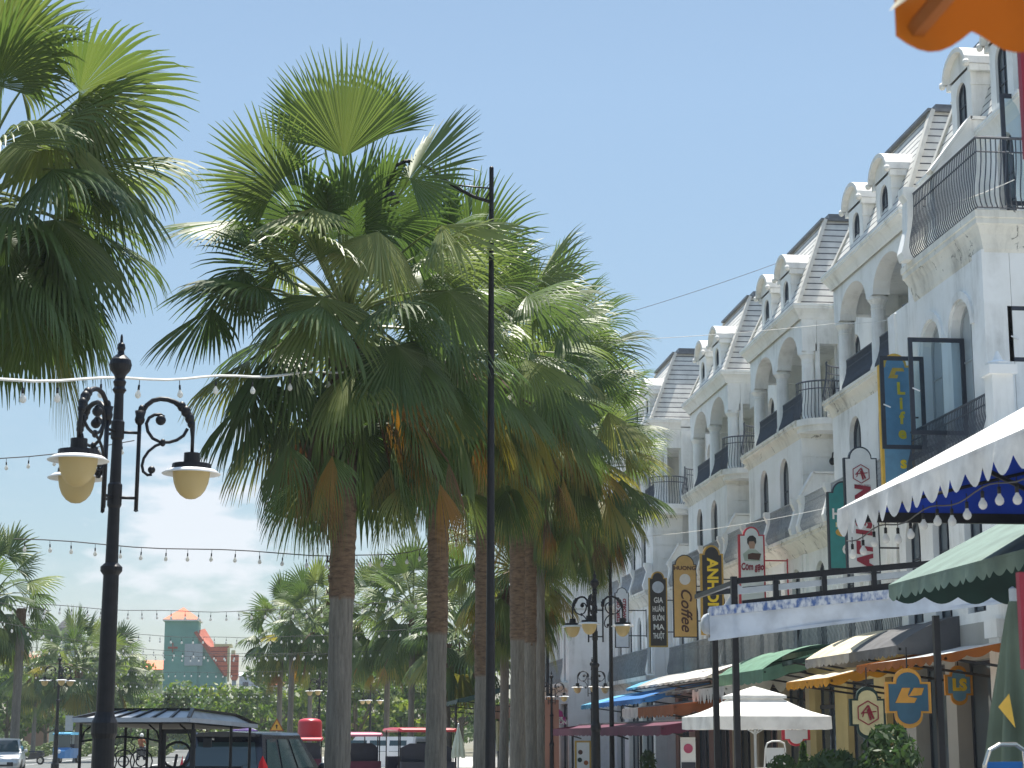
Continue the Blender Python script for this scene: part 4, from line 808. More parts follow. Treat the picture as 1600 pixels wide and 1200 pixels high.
def wire(label, pts, r=.006, m='cabled'):
    P = [V(p) for p in pts]; Q = []
    for a, b in zip(P, P[1:]):
        for i in range(10): t = i / 10; Q.append(a.lerp(b, t) + V((0, 0, -.12 * 4 * t * (1 - t) * min(1, (b - a).length / 12))))
    Q.append(P[-1]); o = MB().tube(Q, r, 5).build('overhead_wire', m, loc=tuple(P[0])); tag(o, label, 'wire', 'thin overhead wires')
wire('thin dark wire rising from the palms to the roof of the white houses', [at(905, 510, 52), at(1212, 412, 53.5)], .008)
wire('thin pale wire stretched from the palms along the loggia arches', [at(905, 534, 46), at(1310, 505, 44), at(1400, 498, 40)], .008, 'cable')
wire('pale wire ending at the railing of the roof terrace', [at(1448, 330, 36.5), at(1585, 281, 32.2)], .009, 'cable')
wire('pale wire sagging past the slanted party walls behind the shop signs', [at(980, 840, 60), at(1300, 792, 44)], .008, 'cable')
# ------------------------------------------------------------------ hanging shop signs (face the camera, hung from the houses)
def outline(w, h, r, notch=.0, shoulders=True, n=12):
    """board outline with a round head between shoulders; origin at bottom centre"""
    pts = [(-w / 2, 0), (w / 2, 0), (w / 2, h - r)]
    pts += [(r * math.cos(math.pi * i / n) * 1.0, h - r + r * math.sin(math.pi * i / n)) for i in range(n + 1)]
    pts += [(-w / 2, h - r)]; return pts
def inset(pts, d, h):
    cx = 0; cy = h / 2; mx_ = max(p[0] for p in pts); return [((p[0]) * (mx_ - d) / mx_, cy + (p[1] - cy) * (h / 2 - d) / (h / 2)) for p in pts]
def sign(label, px0, py0, px1, py1, X, head, face, border, bw=.05, group='projecting shop signs', bracket='blackm', cat='shop sign', wallx=13.0):
    """front face at the plane y = root.y; px/py box in the photograph gives its height over the street"""
    ym = (py0 + py1) / 2; Y = atx(px0, ym, X).y; a = at(px0, ym, Y); b = at(px1, ym, Y); a.z = at(px0, py1, Y).z; b.z = at(px1, py0, Y).z; w_, h_ = b.x - a.x, b.z - a.z
    root = thing('shop_sign', label, cat, ((a.x + b.x) / 2, Y, a.z), 0, group)
    fn = lambda u, v, w: (u, w, v); o = outline(w_, h_, w_ * head) if head else [(-w_ / 2, 0), (w_ / 2, 0), (w_ / 2, h_), (-w_ / 2, h_)]
    MB().prism(o, fn, 0, .12).build('board', border, root); MB().prism(inset(o, bw, h_), fn, -.012, .132).build('panel', face, root)
    br = MB(); gap = max(.3, wallx - root.location.x - w_ / 2)
    for z in (h_ * .2, h_ * .62): br.bar((w_ / 2 - .002, .06, z), (w_ / 2 + gap, .06, z), .035, .035)
    br.bar((w_ / 2 + gap, .06, h_ * .2 - .05), (w_ / 2 + gap, .06, h_ * .62 + .05), .035, .035)
    br.build('bracket', bracket, root)
    return root, w_, h_, (lambda u, v, w: (u, -.012 + w, v))
def letters(root, fn, body, size, u, v, m, sx=1., tilt=0., bold=0., shear=0., spacing=1., name='lettering'):
    f2 = lambda p, q, w: fn(p + u, q + v, w - .004)
    mb = text_mesh(body, size, f2, MB(), .012, sx=sx, tilt=tilt, bold=bold, shear=shear, spacing=spacing); return mb.build(name, m, root)
def disc(root, fn, u, v, r, m, ry=None, name='disc'):
    ry = ry or r; MB().prism([(u + r * math.cos(t * .3927), v + ry * math.sin(t * .3927)) for t in range(16)], fn, -.012, 0).build(name, m, root)
r_, w_, h_, fn = sign('black and gold shop sign with a pale disc over five rows of letters', 1014, 893, 1043, 1011, 11.6, .34, 'signk', 'gold', .05)
disc(r_, fn, 0, h_ * .79, w_ * .32, 'fpale')
for i, t in enumerate(('GIA', 'HUÂN', 'BUÔN', 'MA', 'THUỘT')): letters(r_, fn, t, .27, 0, h_ * (.615 - i * .118), 'signw', sx=min(1., .62 * w_ / (.17 * len(t)) * .9), bold=.006)
r_, w_, h_, fn = sign('tan shop sign with a white disc above a tall slanting coffee script', 1052, 867, 1089, 996, 11.6, .40, 'tan', 'blackm', .03)
letters(r_, fn, 'HUONG', .19, 0, h_ * .835, 'brown', sx=1.05, bold=.005); disc(r_, fn, 0, h_ * .70, w_ * .23, 'signw')
letters(r_, fn, 'Coffee', .52, 0.02, h_ * .34, 'brown', tilt=R(-90), shear=.35, bold=.008, sx=1.02)
r_, w_, h_, fn = sign('black shop sign with gold rim and one vertical word in yellow letters', 1095, 852, 1131, 992, 11.6, .36, 'signk', 'gold', .06)
letters(r_, fn, 'ANHOME', .46, .0, h_ * .50, 'lyel', tilt=R(-90), bold=.018, sx=.98)
r_, w_, h_, fn = sign('white shop sign with red frame and a picture of a cook holding a plate', 1155, 823, 1196, 962, 11.6, .30, 'signw', 'red', .05, bracket='red')
c = h_ * .79
b = MB().prism([(-.06, c - .1), (.07, c - .1), (.1, c + .04), (.07, c + .14), (-.07, c + .14), (-.1, c + .04)], fn, -.01, 0); b.build('printed_face', 'skin', r_)
b = MB().prism([(-.13, c + .06), (-.1, c + .0), (-.08, c + .1), (.06, c + .11), (.1, c + .02), (.13, c + .08), (.12, c + .2), (.04, c + .27), (-.06, c + .26), (-.13, c + .18)], fn, -.014, 0); b.build('printed_hair', 'hair', r_)
b = MB().prism([(-.22, c - .45), (.22, c - .45), (.26, c - .25), (.1, c - .12), (-.1, c - .12), (-.26, c - .25)], fn, -.006, 0); b.build('printed_jacket', 'fmint', r_)
b = MB().prism([(-.12, c - .40), (.2, c - .42), (.26, c - .24), (.0, c - .22), (-.12, c - .26)], fn, -.012, 0); b.build('printed_plate', 'brown', r_)
letters(r_, fn, 'Cơm gạo', .27, 0, h_ * .545, 'redlt', sx=.62, bold=.012, shear=.1)
r_, w_, h_, fn = sign('teal shop sign with navy rim partly hidden by a white one', 1294, 752, 1344, 890, 11.95, .34, 'tealsign', 'frame', .04)
letters(r_, fn, 'HAN', .34, -.0, h_ * .62, 'signw', sx=.8, bold=.012); letters(r_, fn, 'C', .36, .05, h_ * .22, 'signw', bold=.01); disc(r_, fn, -.06, h_ * .42, .16, 'gold', .10)
letters(r_, fn, 'NEO', .15, -.06, h_ * .50, 'paley', bold=.006)
r_, w_, h_, fn = sign('white shop sign with navy rim, red roof emblem and large vertical red letters', 1321, 698, 1373, 895, 11.6, .34, 'signw', 'frame', .035)
def hexmark(root, fn, cx, cz, s, m, name='emblem'):
    b = MB(); H6 = [(cx + s * math.sin(R(60 * i)), cz + s * math.cos(R(60 * i))) for i in range(7)]
    f3 = lambda p, q: fn(p, q, -.012)
    for p, q in list(zip(H6, H6[1:])): b.bar(f3(*p), f3(*q), .018, s * .07, (0, -1, 0)) if 0 else b.tube([f3(*p), f3(*q)], s * .05, 5)
    for p, q, k in (((cx - .6 * s, cz - .1 * s), (cx, cz + .62 * s), .06), ((cx, cz + .62 * s), (cx + .45 * s, cz - .5 * s), .10), ((cx - .05 * s, cz + .3 * s), (cx + .2 * s, cz - .6 * s), .10), ((cx - .6 * s, cz - .02 * s), (cx + .7 * s, cz + .12 * s), .05), ((cx - .35 * s, cz + .05 * s), (cx - .5 * s, cz - .35 * s), .05)):
        b.tube([f3(*p), f3(*q)], s * k, 5)
    b.build(name, m, root)
hexmark(r_, fn, 0, h_ * .78, .21, 'redlt'); letters(r_, fn, 'AUTO FEED', .07, 0.02, h_ * .685, 'redlt'); letters(r_, fn, 'AT 13 AN', .46, 0.04, h_ * .36, 'redlt', tilt=R(90), bold=.03, sx=.93, shear=.15)
r_, w_, h_, fn = sign('light blue shop sign with amber rim and large amber vertical letters seen through open casements', 1377, 553, 1428, 815, 11.75, .36, 'lblue', 'yellow', .06, wallx=12.8)
b = MB().prism([(-.16, h_ * .85), (.04, h_ * .85), (.06, h_ * .87), (-.02, h_ * .87), (.02, h_ * .892), (.2, h_ * .892), (.17, h_ * .912), (-.06, h_ * .912)], fn, -.012, 0); b.build('emblem', 'yellow', r_)
for i, t in enumerate('Life sp'):
    if t != ' ': letters(r_, fn, t, .36, .10, h_ * (.785 - i * .088), 'lyel', bold=.014)
r_, w_, h_, fn = sign('distant white shop sign with black wire frame and rows of red letters', 961, 918, 983, 1012, 11.0, .36, 'signw', 'blackm', .03, wallx=12.2)
for u, t in ((-.14, 'MYSTERY OF'), (.10, 'GUNGWORLD')): letters(r_, fn, t, .16, u, h_ * .52, 'redlt', tilt=R(90), sx=1.25, bold=.008)
# plaques with a four-lobed outline under the awnings
def lobed(w, h):
    r = w * .30; q = []; n = 10
    q += [(r * math.cos(math.pi * i / n), h / 2 - r * .9 + r * .9 * math.sin(math.pi * i / n)) for i in range(n + 1)]
    q += [(-r, h * .27), (-w / 2, h * .27), (-w / 2, -h * .25), (-r, -h * .25)]
    q += [(-r * math.cos(math.pi * i / n), -h / 2 + r * .9 - r * .9 * math.sin(math.pi * i / n)) for i in range(n + 1)]
    q += [(r, -h * .25), (w / 2, -h * .25), (w / 2, h * .27), (r, h * .27)]; return q
def plaque(label, px0, py0, px1, py1, Y, face, border, dz=0, k=.86):
    ym = (py0 + py1) / 2; a, b = at(px0, ym, Y), at(px1, ym, Y); a.z = at(px0, py1, Y).z; b.z = at(px1, py0, Y).z; w_, h_ = b.x - a.x, b.z - a.z; root = thing('shop_plaque', label, 'shop sign', ((a.x + b.x) / 2, Y, (a.z + b.z) / 2), 0, 'lobed shop plaques')
    f = lambda u, v, w: (u, w, v); MB().prism(lobed(w_, h_), f, 0, .07).build('board', border, root)
    MB().prism([(p * k, q * k) for p, q in lobed(w_, h_)], f, -.012, .05).build('panel', face, root)
    MB().bar((0, .03, h_ / 2 - .02), (0, .03, h_ / 2 + .35), .02, .02).build('hanger', 'blackm', root)
    return root, w_, h_, (lambda u, v, w: (u, -.012 + w, v))
r_, w_, h_, fn = plaque('pale yellow lobed plaque with dark rim and a red hexagon emblem', 1328, 1073, 1384, 1155, 33, 'paley', 'fdgreen'); hexmark(r_, fn, 0, 0, w_ * .32, 'redlt')
r_, w_, h_, fn = plaque('blue lobed plaque with orange rim and a slanted orange emblem', 1384, 1044, 1455, 1138, 30.5, 'blue', 'orange')
b = MB().prism([(-.30 * w_, -.08 * h_), (.12 * w_, -.08 * h_), (.18 * w_, -.0 * h_), (.0, .02 * h_), (-.02 * w_, .06 * h_), (.04 * w_, .17 * h_), (-.14 * w_, .17 * h_)], fn, -.012, 0); b.build('emblem', 'orange', r_)
b = MB().prism([(.0, .03 * h_), (.28 * w_, .05 * h_), (.34 * w_, .17 * h_), (.12 * w_, .17 * h_)], fn, -.014, 0); b.build('emblem', 'orange', r_)
r_, w_, h_, fn = plaque('smaller blue lobed plaque with orange rim at the white shop pier', 1477, 1040, 1520, 1102, 35.5, 'lblue', 'orange', k=.8); letters(r_, fn, 'LS', .3, 0, 0, 'lyel', bold=.02)
r_, w_, h_, fn = plaque('red and white round-bottomed plaque under the white parasol', 1222, 1128, 1266, 1166, 41, 'signw', 'red', k=.8); letters(r_, fn, 'ANCHIN', .16, 0, h_ * .28, 'redlt', bold=.01)
def board(name, label, cat, px0, py0, px1, py1, Y, m, frame=None, th=.05, t=.05):
    ym = (py0 + py1) / 2; a, b = at(px0, ym, Y), at(px1, ym, Y); a.z = at(px0, py1, Y).z; b.z = at(px1, py0, Y).z; root = thing(name, label, cat, ((a.x + b.x) / 2, Y, a.z)); w_, h_ = b.x - a.x, b.z - a.z
    MB().box(-w_ / 2, w_ / 2, 0, th, 0, h_).build('panel', m, root)
    if frame:
        f = MB()
        for q in ((-w_ / 2 - t, w_ / 2 + t, -.01, th + .01, -t, 0), (-w_ / 2 - t, w_ / 2 + t, -.01, th + .01, h_, h_ + t), (-w_ / 2 - t, -w_ / 2, -.01, th + .01, 0, h_), (w_ / 2, w_ / 2 + t, -.01, th + .01, 0, h_)): f.box(*q)
        f.build('frame', frame, root)
    return root, w_, h_, (lambda u, v, w: (u, w, v))
r_, w_, h_, fn = board('shop_sign', 'magenta shop panel with pale letters beside the thin light pole', 'shop sign', 858, 1120, 884, 1132, 72, 'magenta'); letters(r_, fn, 'MISS', .22, 0, h_ * .66, 'signw', bold=.01); letters(r_, fn, 'SAIGON', .2, 0, h_ * .25, 'signw', bold=.01)
MB().prism([(-w_ * .36, h_), (w_ * .36, h_), (w_ * .3, h_ + .2), (.12, h_ + .24), (.0, h_ + .38), (-.12, h_ + .24), (-w_ * .3, h_ + .2)], fn, 0, .05).build('crest', 'magenta', r_)
r_, w_, h_, fn = board('shop_sign', 'dim purple shop panel left of the thin light pole', 'shop sign', 834, 1113, 852, 1133, 74, 'fpurple')
r_, w_, h_, fn = board('menu_board', 'white menu board with food pictures in an ochre frame', 'menu board', 901, 1160, 921, 1215, 56, 'signw', 'gold')
for u, v, m in ((-.08, .72, 'brown'), (.09, .42, 'fterra'), (.03, .2, 'fyel'), (-.1, .5, 'fdgreen')): disc(r_, fn, u, v * h_, .07, m, name='picture')
r_, w_, h_, fn = board('poster_stand', 'white poster with a red dot above a navy band by the shop door', 'poster', 1064, 1152, 1087, 1215, 47, 'signw'); disc(r_, fn, 0, h_ * .72, .12, 'fpink', name='picture'); MB().box(-w_ / 2 + .01, w_ / 2 - .01, -.02, 0, 0.05, h_ * .38).build('band', 'navy', r_)
for lb, b4, Y in (('crimson framed board cut by the right edge near the roof terrace', (1605, -10, 1680, 236), 9), ('crimson framed board cut by the right edge beside the folded green parasol', (1605, 905, 1680, 1035), 9.5)):
    fb_, fw_, fh_, _ = board('framed_board', lb, 'board', b4[0], b4[1], b4[2], b4[3], Y, 'signw', 'redlt', .03, .035)
    MB().tube([(fw_ / 2 + .08, .02, -fb_.location.z), (fw_ / 2 + .08, .02, fh_)], .03, 8).bar((fw_ / 2 + .03, .02, fh_ / 2), (fw_ / 2 + .08, .02, fh_ / 2), .03, .03).build('pole', 'black', fb_)
# ------------------------------------------------------------------ awnings (front edge runs along the street)
def scallop_strip(b, p, q, h, n, dirn=(0, 0, -1), wav=.35, off=(0, 0, 0), ph=0):
    """valance hanging from p to q with rounded scallops"""
    p, q, dn = V(p), V(q), V(dirn); off = V(off); k = 8
    pts = []
    for i in range(n * k + 1):
        t = i / (n * k); c = abs(math.sin(math.pi * (i / k + ph))); hh = h * (1 - wav + wav * c); o = off * math.sin(i / k * 2.3)
        pts.append((p.lerp(q, t), p.lerp(q, t) + dn * hh * .5 + o * .5, p.lerp(q, t) + dn * hh + o))
    for (a, a1, a2), (c, c1, c2) in zip(pts, pts[1:]): b.quad(a, c, c1, a1); b.quad(a1, c1, c2, a2)
def awning(label, xf, zf, xw, zw, ya, yb, top, under=None, val=None, vh=.24, n=10, bands=None, side=True, closed=False, sag=.05, frame='blackm', vwav=.4, post=None, arms=True, group='awnings over the pavement cafes'):
    """ya near end, yb far end; top fabric (bands: [(fraction, material)] from near to far)"""
    root = thing('awning', label, 'awning', (xf, (ya + yb) / 2, 0), 0, group)
    bands = bands or [(1., top)]; names = [m for _, m in bands]; nu, nv = max(12, int((yb - ya) * 4)), 8
    def S(u, v): return V((xf + (xw - xf) * v, ya + (yb - ya) * u, zf + (zw - zf) * v - sag * 4 * v * (1 - v) + .02 * math.sin(u * 17) * v * (1 - v) * 4))
    b = MB()
    for i in range(nu):
        u0, u1 = i / nu, (i + 1) / nu; acc = 0
        for k, (fr, m) in enumerate(bands):
            acc += fr
            if u0 + .5 / nu <= acc: b.m = k; break
        for j in range(nv): b.quad(S(u0, j / nv), S(u1, j / nv), S(u1, (j + 1) / nv), S(u0, (j + 1) / nv))
    b.build('canopy', names, root, smooth=True, world=True)
    if under:
        b = MB()
        for i in range(nu):
            for j in range(nv): b.quad(*[S(u, v) - V((0, 0, .03)) for u, v in ((i / nu, j / nv), ((i + 1) / nu, j / nv), ((i + 1) / nu, (j + 1) / nv), (i / nu, (j + 1) / nv))])
        b.build('lining', under, root, smooth=True, world=True)
    vb = MB(); acc = 0; vm = val if isinstance(val, (list, tuple)) else [val or m for m in names]
    for k, (fr, m) in enumerate(bands):
        vb.m = k; scallop_strip(vb, S(acc, 0), S(acc + fr, 0), vh, max(2, round(n * fr)), wav=vwav, off=(-.02, 0, 0)); acc += fr
    vb.build('valance', vm, root, world=True)
    if side:
        for u, nm in ((1, vm[-1]), (0, vm[0])):
            sb = MB()
            if closed:
                pts = [S(u, j / nv) for j in range(nv + 1)]; base = V((xw, pts[0].y, zf - vh * .8)); sb.add(pts + [base, pts[0] + V((0, 0, -vh * .8))], [tuple(range(nv + 3))])
            else: scallop_strip(sb, S(u, 0), S(u, 1), vh, max(3, round(n * (xw - xf) / (yb - ya))), wav=vwav)
            sb.build('side_valance', nm, root, world=True)
    fb = MB(); fb.tube([S(0, 0) + V((.06, 0, -.07)), S(1, 0) + V((.06, 0, -.07))], .03, 6)
    for u in (.02, .5, .98) if arms else ():
        fb.tube([S(u, 0) - V((0, 0, .05)), V((xw, S(u, 0).y, zf - .35))], .025, 5)
    if arms: fb.tube([S(0, 1), S(1, 1)], .05, 6)
    fb.build('frame', frame, root, world=True)
    if post:
        for y in post:
            MB().tube([(xf + .1, y, 0), (xf + .1, y, zf - .02)], .04, 8).build('post', 'black', root, world=True)
    return root, S
# big near awnings, cut by the right edge
q = at(1308, 797, 18); a0, S0 = awning('white awning with royal blue lining and round bulbs, cut by the right edge', q.x, q.z, 11.5, q.z + 3.5, 10.5, 18, 'fdirty', 'fblue', 'fdirty', .29, 22, sag=-.0, frame='fwhite', arms=False, vwav=.45, side=False)
b = MB(); b.box(q.x + .05, 11.4, 17.97, 18.03, q.z - .12, q.z - .02); b.tube([(q.x + .1, 17.9, q.z - .05), (q.x + 2.6, 17.9, q.z + .55)], .02, 6); b.tube([(q.x + 1.1, 16.9, q.z + .3), (q.x + 2.6, 17.9, q.z - .08)], .025, 6); b.build('side_frame', 'blackm', a0, world=True)
for y in (10.7, 17.85): MB().tube([(11.42, y, 0), (11.42, y, q.z + 3.45)], .05, 8).build('post', 'blackm', a0, world=True)
b = MB(); b.quad((q.x + .06, 18.0, q.z - .05), (11.4, 18.0, q.z - .05), (11.4, 18.0, q.z + 3.45)); b.build('lining_gable', 'fblue', a0, world=True)
root = thing('string_lights', 'row of round bulbs hung along the scalloped edge of the white and blue awning', 'string lights', (q.x, 14, q.z), 0, 'strings of bulbs across the street')
cp = [V((q.x + .12, 18.1 - 7.4 * i / 40, q.z - .30 - .03 * math.sin(i * .8))) for i in range(41)]; MB().tube(cp, .007, 5).build('cable', 'cabled', root, world=True)
for i in range(20):
    o = bpy.data.objects.new('bulb', BULB.data); col.objects.link(o); o.parent = root; o.scale = (1.15, 1.15, 1.0)
    o.location = cp[min(40, i * 2 + 1)] + V((0, 0, .04)) - V(root.location)
q = at(1388, 914, 21); awning('sage green awning with scalloped edge and dark underside, below the white and blue one', q.x, q.z, 11.9, q.z + 2.0, 13, 21, 'fgreen', 'fdgreen', 'fgreen', .20, 30, sag=-.30, vwav=.3, side=False, frame='fgreen', arms=False)  # dark lining colour carries the shade of the underside
for y in (13.2, 20.8): MB().tube([(11.85, y, 0), (11.85, y, q.z + 1.98)], .05, 8).build('post', 'blackm', bpy.data.objects['awning.001'], world=True)
b = MB(); b.quad((q.x + .02, 20.98, q.z - .06), (11.9, 20.98, q.z - .06), (11.9, 20.98, q.z + 1.9), (q.x + 2.4, 20.98, q.z + 1.2)); scallop_strip(b, (q.x + .02, 20.98, q.z - .06), (11.9, 20.98, q.z - .06), .16, 13, wav=.5); b.build('lining_gable', 'fdgreen', bpy.data.objects['awning.001'], world=True)  # shaded far side put in as a dark panel
q = at(1400, 25, 4.6); a0, S0 = awning('amber orange awning overhead in the top right corner, lit through', q.x, q.z + .04, q.x + 3.2, q.z + 1.0, 2.0, 4.6, 'forange', None, ['fcream'], .05, 6, sag=-.02, vwav=.45, side=False, frame='forange', arms=False)
for y in (2.1, 4.5): MB().tube([(q.x + 3.15, y, 0), (q.x + 3.15, y, q.z + .98)], .04, 8).build('post', 'blackm', a0, world=True)
b = MB(); scallop_strip(b, (q.x, 4.61, q.z + .12), (q.x + 3.2, 4.61, q.z + .22), .22, 13, wav=.30, ph=.1); b.build('side_valance', 'forange', a0, world=True)
# pergola with a pale blue sheet
pg = thing('pergola', 'pale blue fabric pergola on black posts with a blue patterned top strip', 'pergola', tuple(at(1152, 1150, 30)) , 0); pg.location.z = 0
X0, XE = pg.location.x, 12.5; A = at(1107, 950, 30); B = at(1112, 1001, 30); C = at(1540, 946, 30); D_ = at(1400, 922, 30)
zt = lambda x: A.z + (D_.z - A.z) * (x - A.x) / (D_.x - A.x); zb = lambda x: B.z + (C.z - B.z) * (x - B.x) / (C.x - B.x)
b = MB(); xs = [A.x + (XE - A.x) * i / 40 for i in range(41)]
for x, x2 in zip(xs, xs[1:]):
    yo = lambda t, x: 30 - .05 - .05 * math.sin(x * 2.1) * t
    for k in range(4):
        t0, t1 = k / 4, (k + 1) / 4; top = lambda x: zt(x) - .13
        b.quad((x, yo(t0, x), top(x) + (zb(x) - top(x)) * t0), (x2, yo(t0, x2), top(x2) + (zb(x2) - top(x2)) * t0), (x2, yo(t1, x2), top(x2) + (zb(x2) - top(x2)) * t1), (x, yo(t1, x), top(x) + (zb(x) - top(x)) * t1))
b.build('side_sheet', 'fpale', pg, smooth=True, world=True)
b = MB(); b.bar((A.x, 29.93, zt(A.x) - .06), (XE, 29.93, zt(XE) - .06), .03, .15); b.build('patterned_strip', 'tileb', pg, world=True)
b = MB(); b.quad((A.x, 29.95, zt(A.x)), (XE, 29.95, zt(XE)), (XE, 33.4, zt(XE)), (A.x + .85, 33.4, zt(A.x))); b.quad((A.x, 29.95, zb(A.x) + .1), (A.x + .05, 30.3, zb(A.x) + .1), (A.x + .05, 30.3, zt(A.x)), (A.x, 29.95, zt(A.x))); b.bar((A.x - .02, 29.97, zb(A.x) + .02), (XE, 29.97, zb(XE) + .02), .05, .05); b.build('roof_sheet', 'fpale', pg, world=True)
b = MB(); b.lathe([(0, 0), (.11, 0), (.11, .32), (0, .32)], 12, (0, 0, 0)); b2 = MB()
for p in b.v: b2.v.append((A.x + .03 + p[0], 29.98 + p[2], A.z - .25 + p[1] * 1.6))
b2.f = b.f; b2.mi = b.mi; b2.build('rolled_sheet', 'fpale', pg, smooth=True, world=True)
b = MB(); t0 = at(1152, 904, 30); t1 = at(1418, 880, 30); l0 = at(1160, 944, 30); l1 = at(1395, 916, 30)
def lx(p, q_, x): return p.z + (q_.z - p.z) * (x - p.x) / (q_.x - p.x)
xe = 11.5
b.bar((t0.x, 30, t0.z - .04), (xe, 30, lx(t0, t1, xe) - .04), .07, .10); b.bar((l0.x, 30, l0.z), (xe, 30, lx(l0, l1, xe)), .07, .12)
for px in (1212, 1288, 1366, 1450): x = at(px, 920, 30).x; b.bar((x, 30, lx(l0, l1, x)), (x, 30, lx(t0, t1, x)), .08, .08, (0, 1, 0))
b.bar((t0.x, 33.4, t0.z), (xe, 33.4, lx(t0, t1, xe)), .07, .10); b.bar((t0.x, 30, t0.z - .05), (t0.x, 33.4, t0.z - .05), .07, .08); b.build('railing', 'black', pg, world=True)
b = MB(); b.bar((t0.x, 30.02, (t0.z + l0.z) / 2), (xe, 30.02, (lx(t0, t1, xe) + lx(l0, l1, xe)) / 2), .04, .10); b.bar((A.x + .3, 30.02, A.z + .02), (t0.x + .05, 30.02, t0.z - .12), .05, .09); b.build('pale_rail', 'alu', pg, world=True)
for px, Y, pt in ((1152, 30, 901), (1120, 33.4, 985), (1470, 30.1, 962)):
    p, q = at(px, 1150, Y), at(px, pt, Y); MB().box(p.x - .05, p.x + .05, Y - .05, Y + .05, .0, q.z).build('post', 'black', pg, world=True)
# smaller shop awnings, placed by their far front corner
def aw(label, px, py, X, length, proj, rise, top, **k):
    c = atx(px, py, X); return awning(label, X, c.z, X + proj, c.z + rise, c.y - length, c.y, top, **k)
aw('big cream awning with slate grey near half above the amber edged ones', 1258, 1031, 11.3, 7.0, 1.7, .62, 'fcream', bands=[(.48, 'fslate'), (.52, 'fcream')], val=['fslate', 'fgrey'], vh=.22, n=22, sag=-.16, vwav=.25, closed=True)
aw('cream awning with amber scalloped valance over the yellow shop', 1229, 1066, 10.7, 3.6, 2.2, .40, 'fcream', val='fyel', vh=.20, n=9, sag=-.05, under='fyel')
aw('white awning with orange valance beside the blue lobed plaque', 1338, 1040, 10.7, 5.2, 2.2, .42, 'fwhite', val='forange', vh=.17, n=11, under='fyel')
aw('teal green awning behind the two black posts', 1122, 1056, 10.9, 5.2, 2.0, .60, 'fteal', val='fteal', vh=.34, n=8, sag=-.22, vwav=.12)
aw('small green and white awning above the white parasol', 1172, 1042, 11.4, 4.5, 1.5, .30, 'fteal', bands=[(.35, 'fwhite'), (.65, 'fteal')], val='fdgreen', vh=.12, n=10)
aw('small cream awning with large white scallops left of the black posts', 1082, 1078, 10.6, 4.2, 2.2, .38, 'fcream', val='fshell', vh=.42, n=9, vwav=.65)
aw('grey awning pointing at the brown shop', 1040, 1082, 10.6, 5.0, 2.3, .45, 'fgrey', val='fslate', vh=.1, n=12)
aw('terracotta awning with a white far end', 972, 1108, 9.9, 9.0, 3.0, .38, 'fterra', bands=[(.66, 'fterra'), (.34, 'fshell')], val=['fterra', 'fshell'], vh=.34, n=16, vwav=.25)
aw('long pale grey awning with a sky blue far end', 978, 1076, 10.8, 14, 2.1, .42, 'fgrey', bands=[(.72, 'fshell'), (.12, 'fgrey'), (.16, 'fsky')], vh=.08, n=16, sag=-.16)
aw('blue awning with a pale blue far end behind the light poles', 908, 1102, 10.2, 14, 2.2, .5, 'fmid', bands=[(.68, 'fmid'), (.32, 'fsky')], vh=.18, n=18, vwav=.2, sag=-.06)
a0, S0 = aw('long maroon awning on scrolled posts beneath the blue one', 864, 1139, 8.6, 22, 1.0, .14, 'fmar', val='fmar', vh=.26, n=26, vwav=.12, post=(50.2, 64))
aw('dark green awning of the cafe behind the palm trunks', 664, 1106, 5.2, 22, 2.9, .75, 'fdgreen', vh=.2, n=18, post=(73, 88))
# parasols
def parasol(label, px, Y, edge_py, apex_py, half, m, val=.24, tier=True, rot=0.):
    c = at(px, 1150, Y); ze, za = at(px, edge_py, Y).z, at(px, apex_py, Y).z; root = thing('parasol', label, 'parasol', (c.x, Y, 0), rot, 'parasols')
    MB().lathe([(.0, 0), (.35, 0), (.35, .08), (.03, .1), (.028, za - .05)], 12).build('pole', 'alu', root)
    b = MB(); P = [(-half, -half), (half, -half), (half, half), (-half, half)]; ins = .36 if tier else .02; zm = ze + (za - ze) * .60
    for i in range(4):
        a, c2 = P[i], P[(i + 1) % 4]
        for k in range(8):
            l = lambda t, s, zz, sg: (a[0] * s + (c2[0] - a[0]) * s * t, a[1] * s + (c2[1] - a[1]) * s * t, zz - sg * 4 * t * (1 - t))
            for r_ in range(5):
                s0, s1 = 1 + (ins - 1) * r_ / 5, 1 + (ins - 1) * (r_ + 1) / 5; g = lambda q: .05 * math.sin(math.pi * q)
                b.quad(l(k / 8, s0, ze + (zm - ze) * r_ / 5 - g(r_ / 5), .0), l((k + 1) / 8, s0, ze + (zm - ze) * r_ / 5 - g(r_ / 5), .0), l((k + 1) / 8, s1, ze + (zm - ze) * (r_ + 1) / 5 - g((r_ + 1) / 5), 0), l(k / 8, s1, ze + (zm - ze) * (r_ + 1) / 5 - g((r_ + 1) / 5), 0))
    b.build('canopy', m, root)
    if tier:
        b = MB(); h2 = half * .43
        for i in range(4): a, c2 = P[i], P[(i + 1) % 4]; b.quad((a[0] * .43, a[1] * .43, zm + .05), (c2[0] * .43, c2[1] * .43, zm + .05), (0, 0, za)); b.quad((a[0] * .43, a[1] * .43, zm + .05), (c2[0] * .43, c2[1] * .43, zm + .05), (c2[0] * .43, c2[1] * .43, zm - .01), (a[0] * .43, a[1] * .43, zm - .01))
        b.build('vent_cap', m, root)
    b = MB()
    for i in range(4): a, c2 = P[i], P[(i + 1) % 4]; scallop_strip(b, (*a, ze), (*c2, ze), val, 3, wav=.06, off=(.02, .02, 0))
    b.build('valance', m, root)
    b = MB()
    for p in P: b.tube([(p[0] * .97, p[1] * .97, ze - .02), (0, 0, zm - .02)], .014, 5); b.tube([(p[0] * .5, p[1] * .5, ze + (zm - ze) * .5 - .05), (0, 0, ze - .35)], .012, 5)
    b.build('ribs', 'alu', root); return root
parasol('white two-tier square parasol beneath the pergola', 1180, 37, 1120, 1072, 1.20, 'fwhite', .26, rot=R(4))
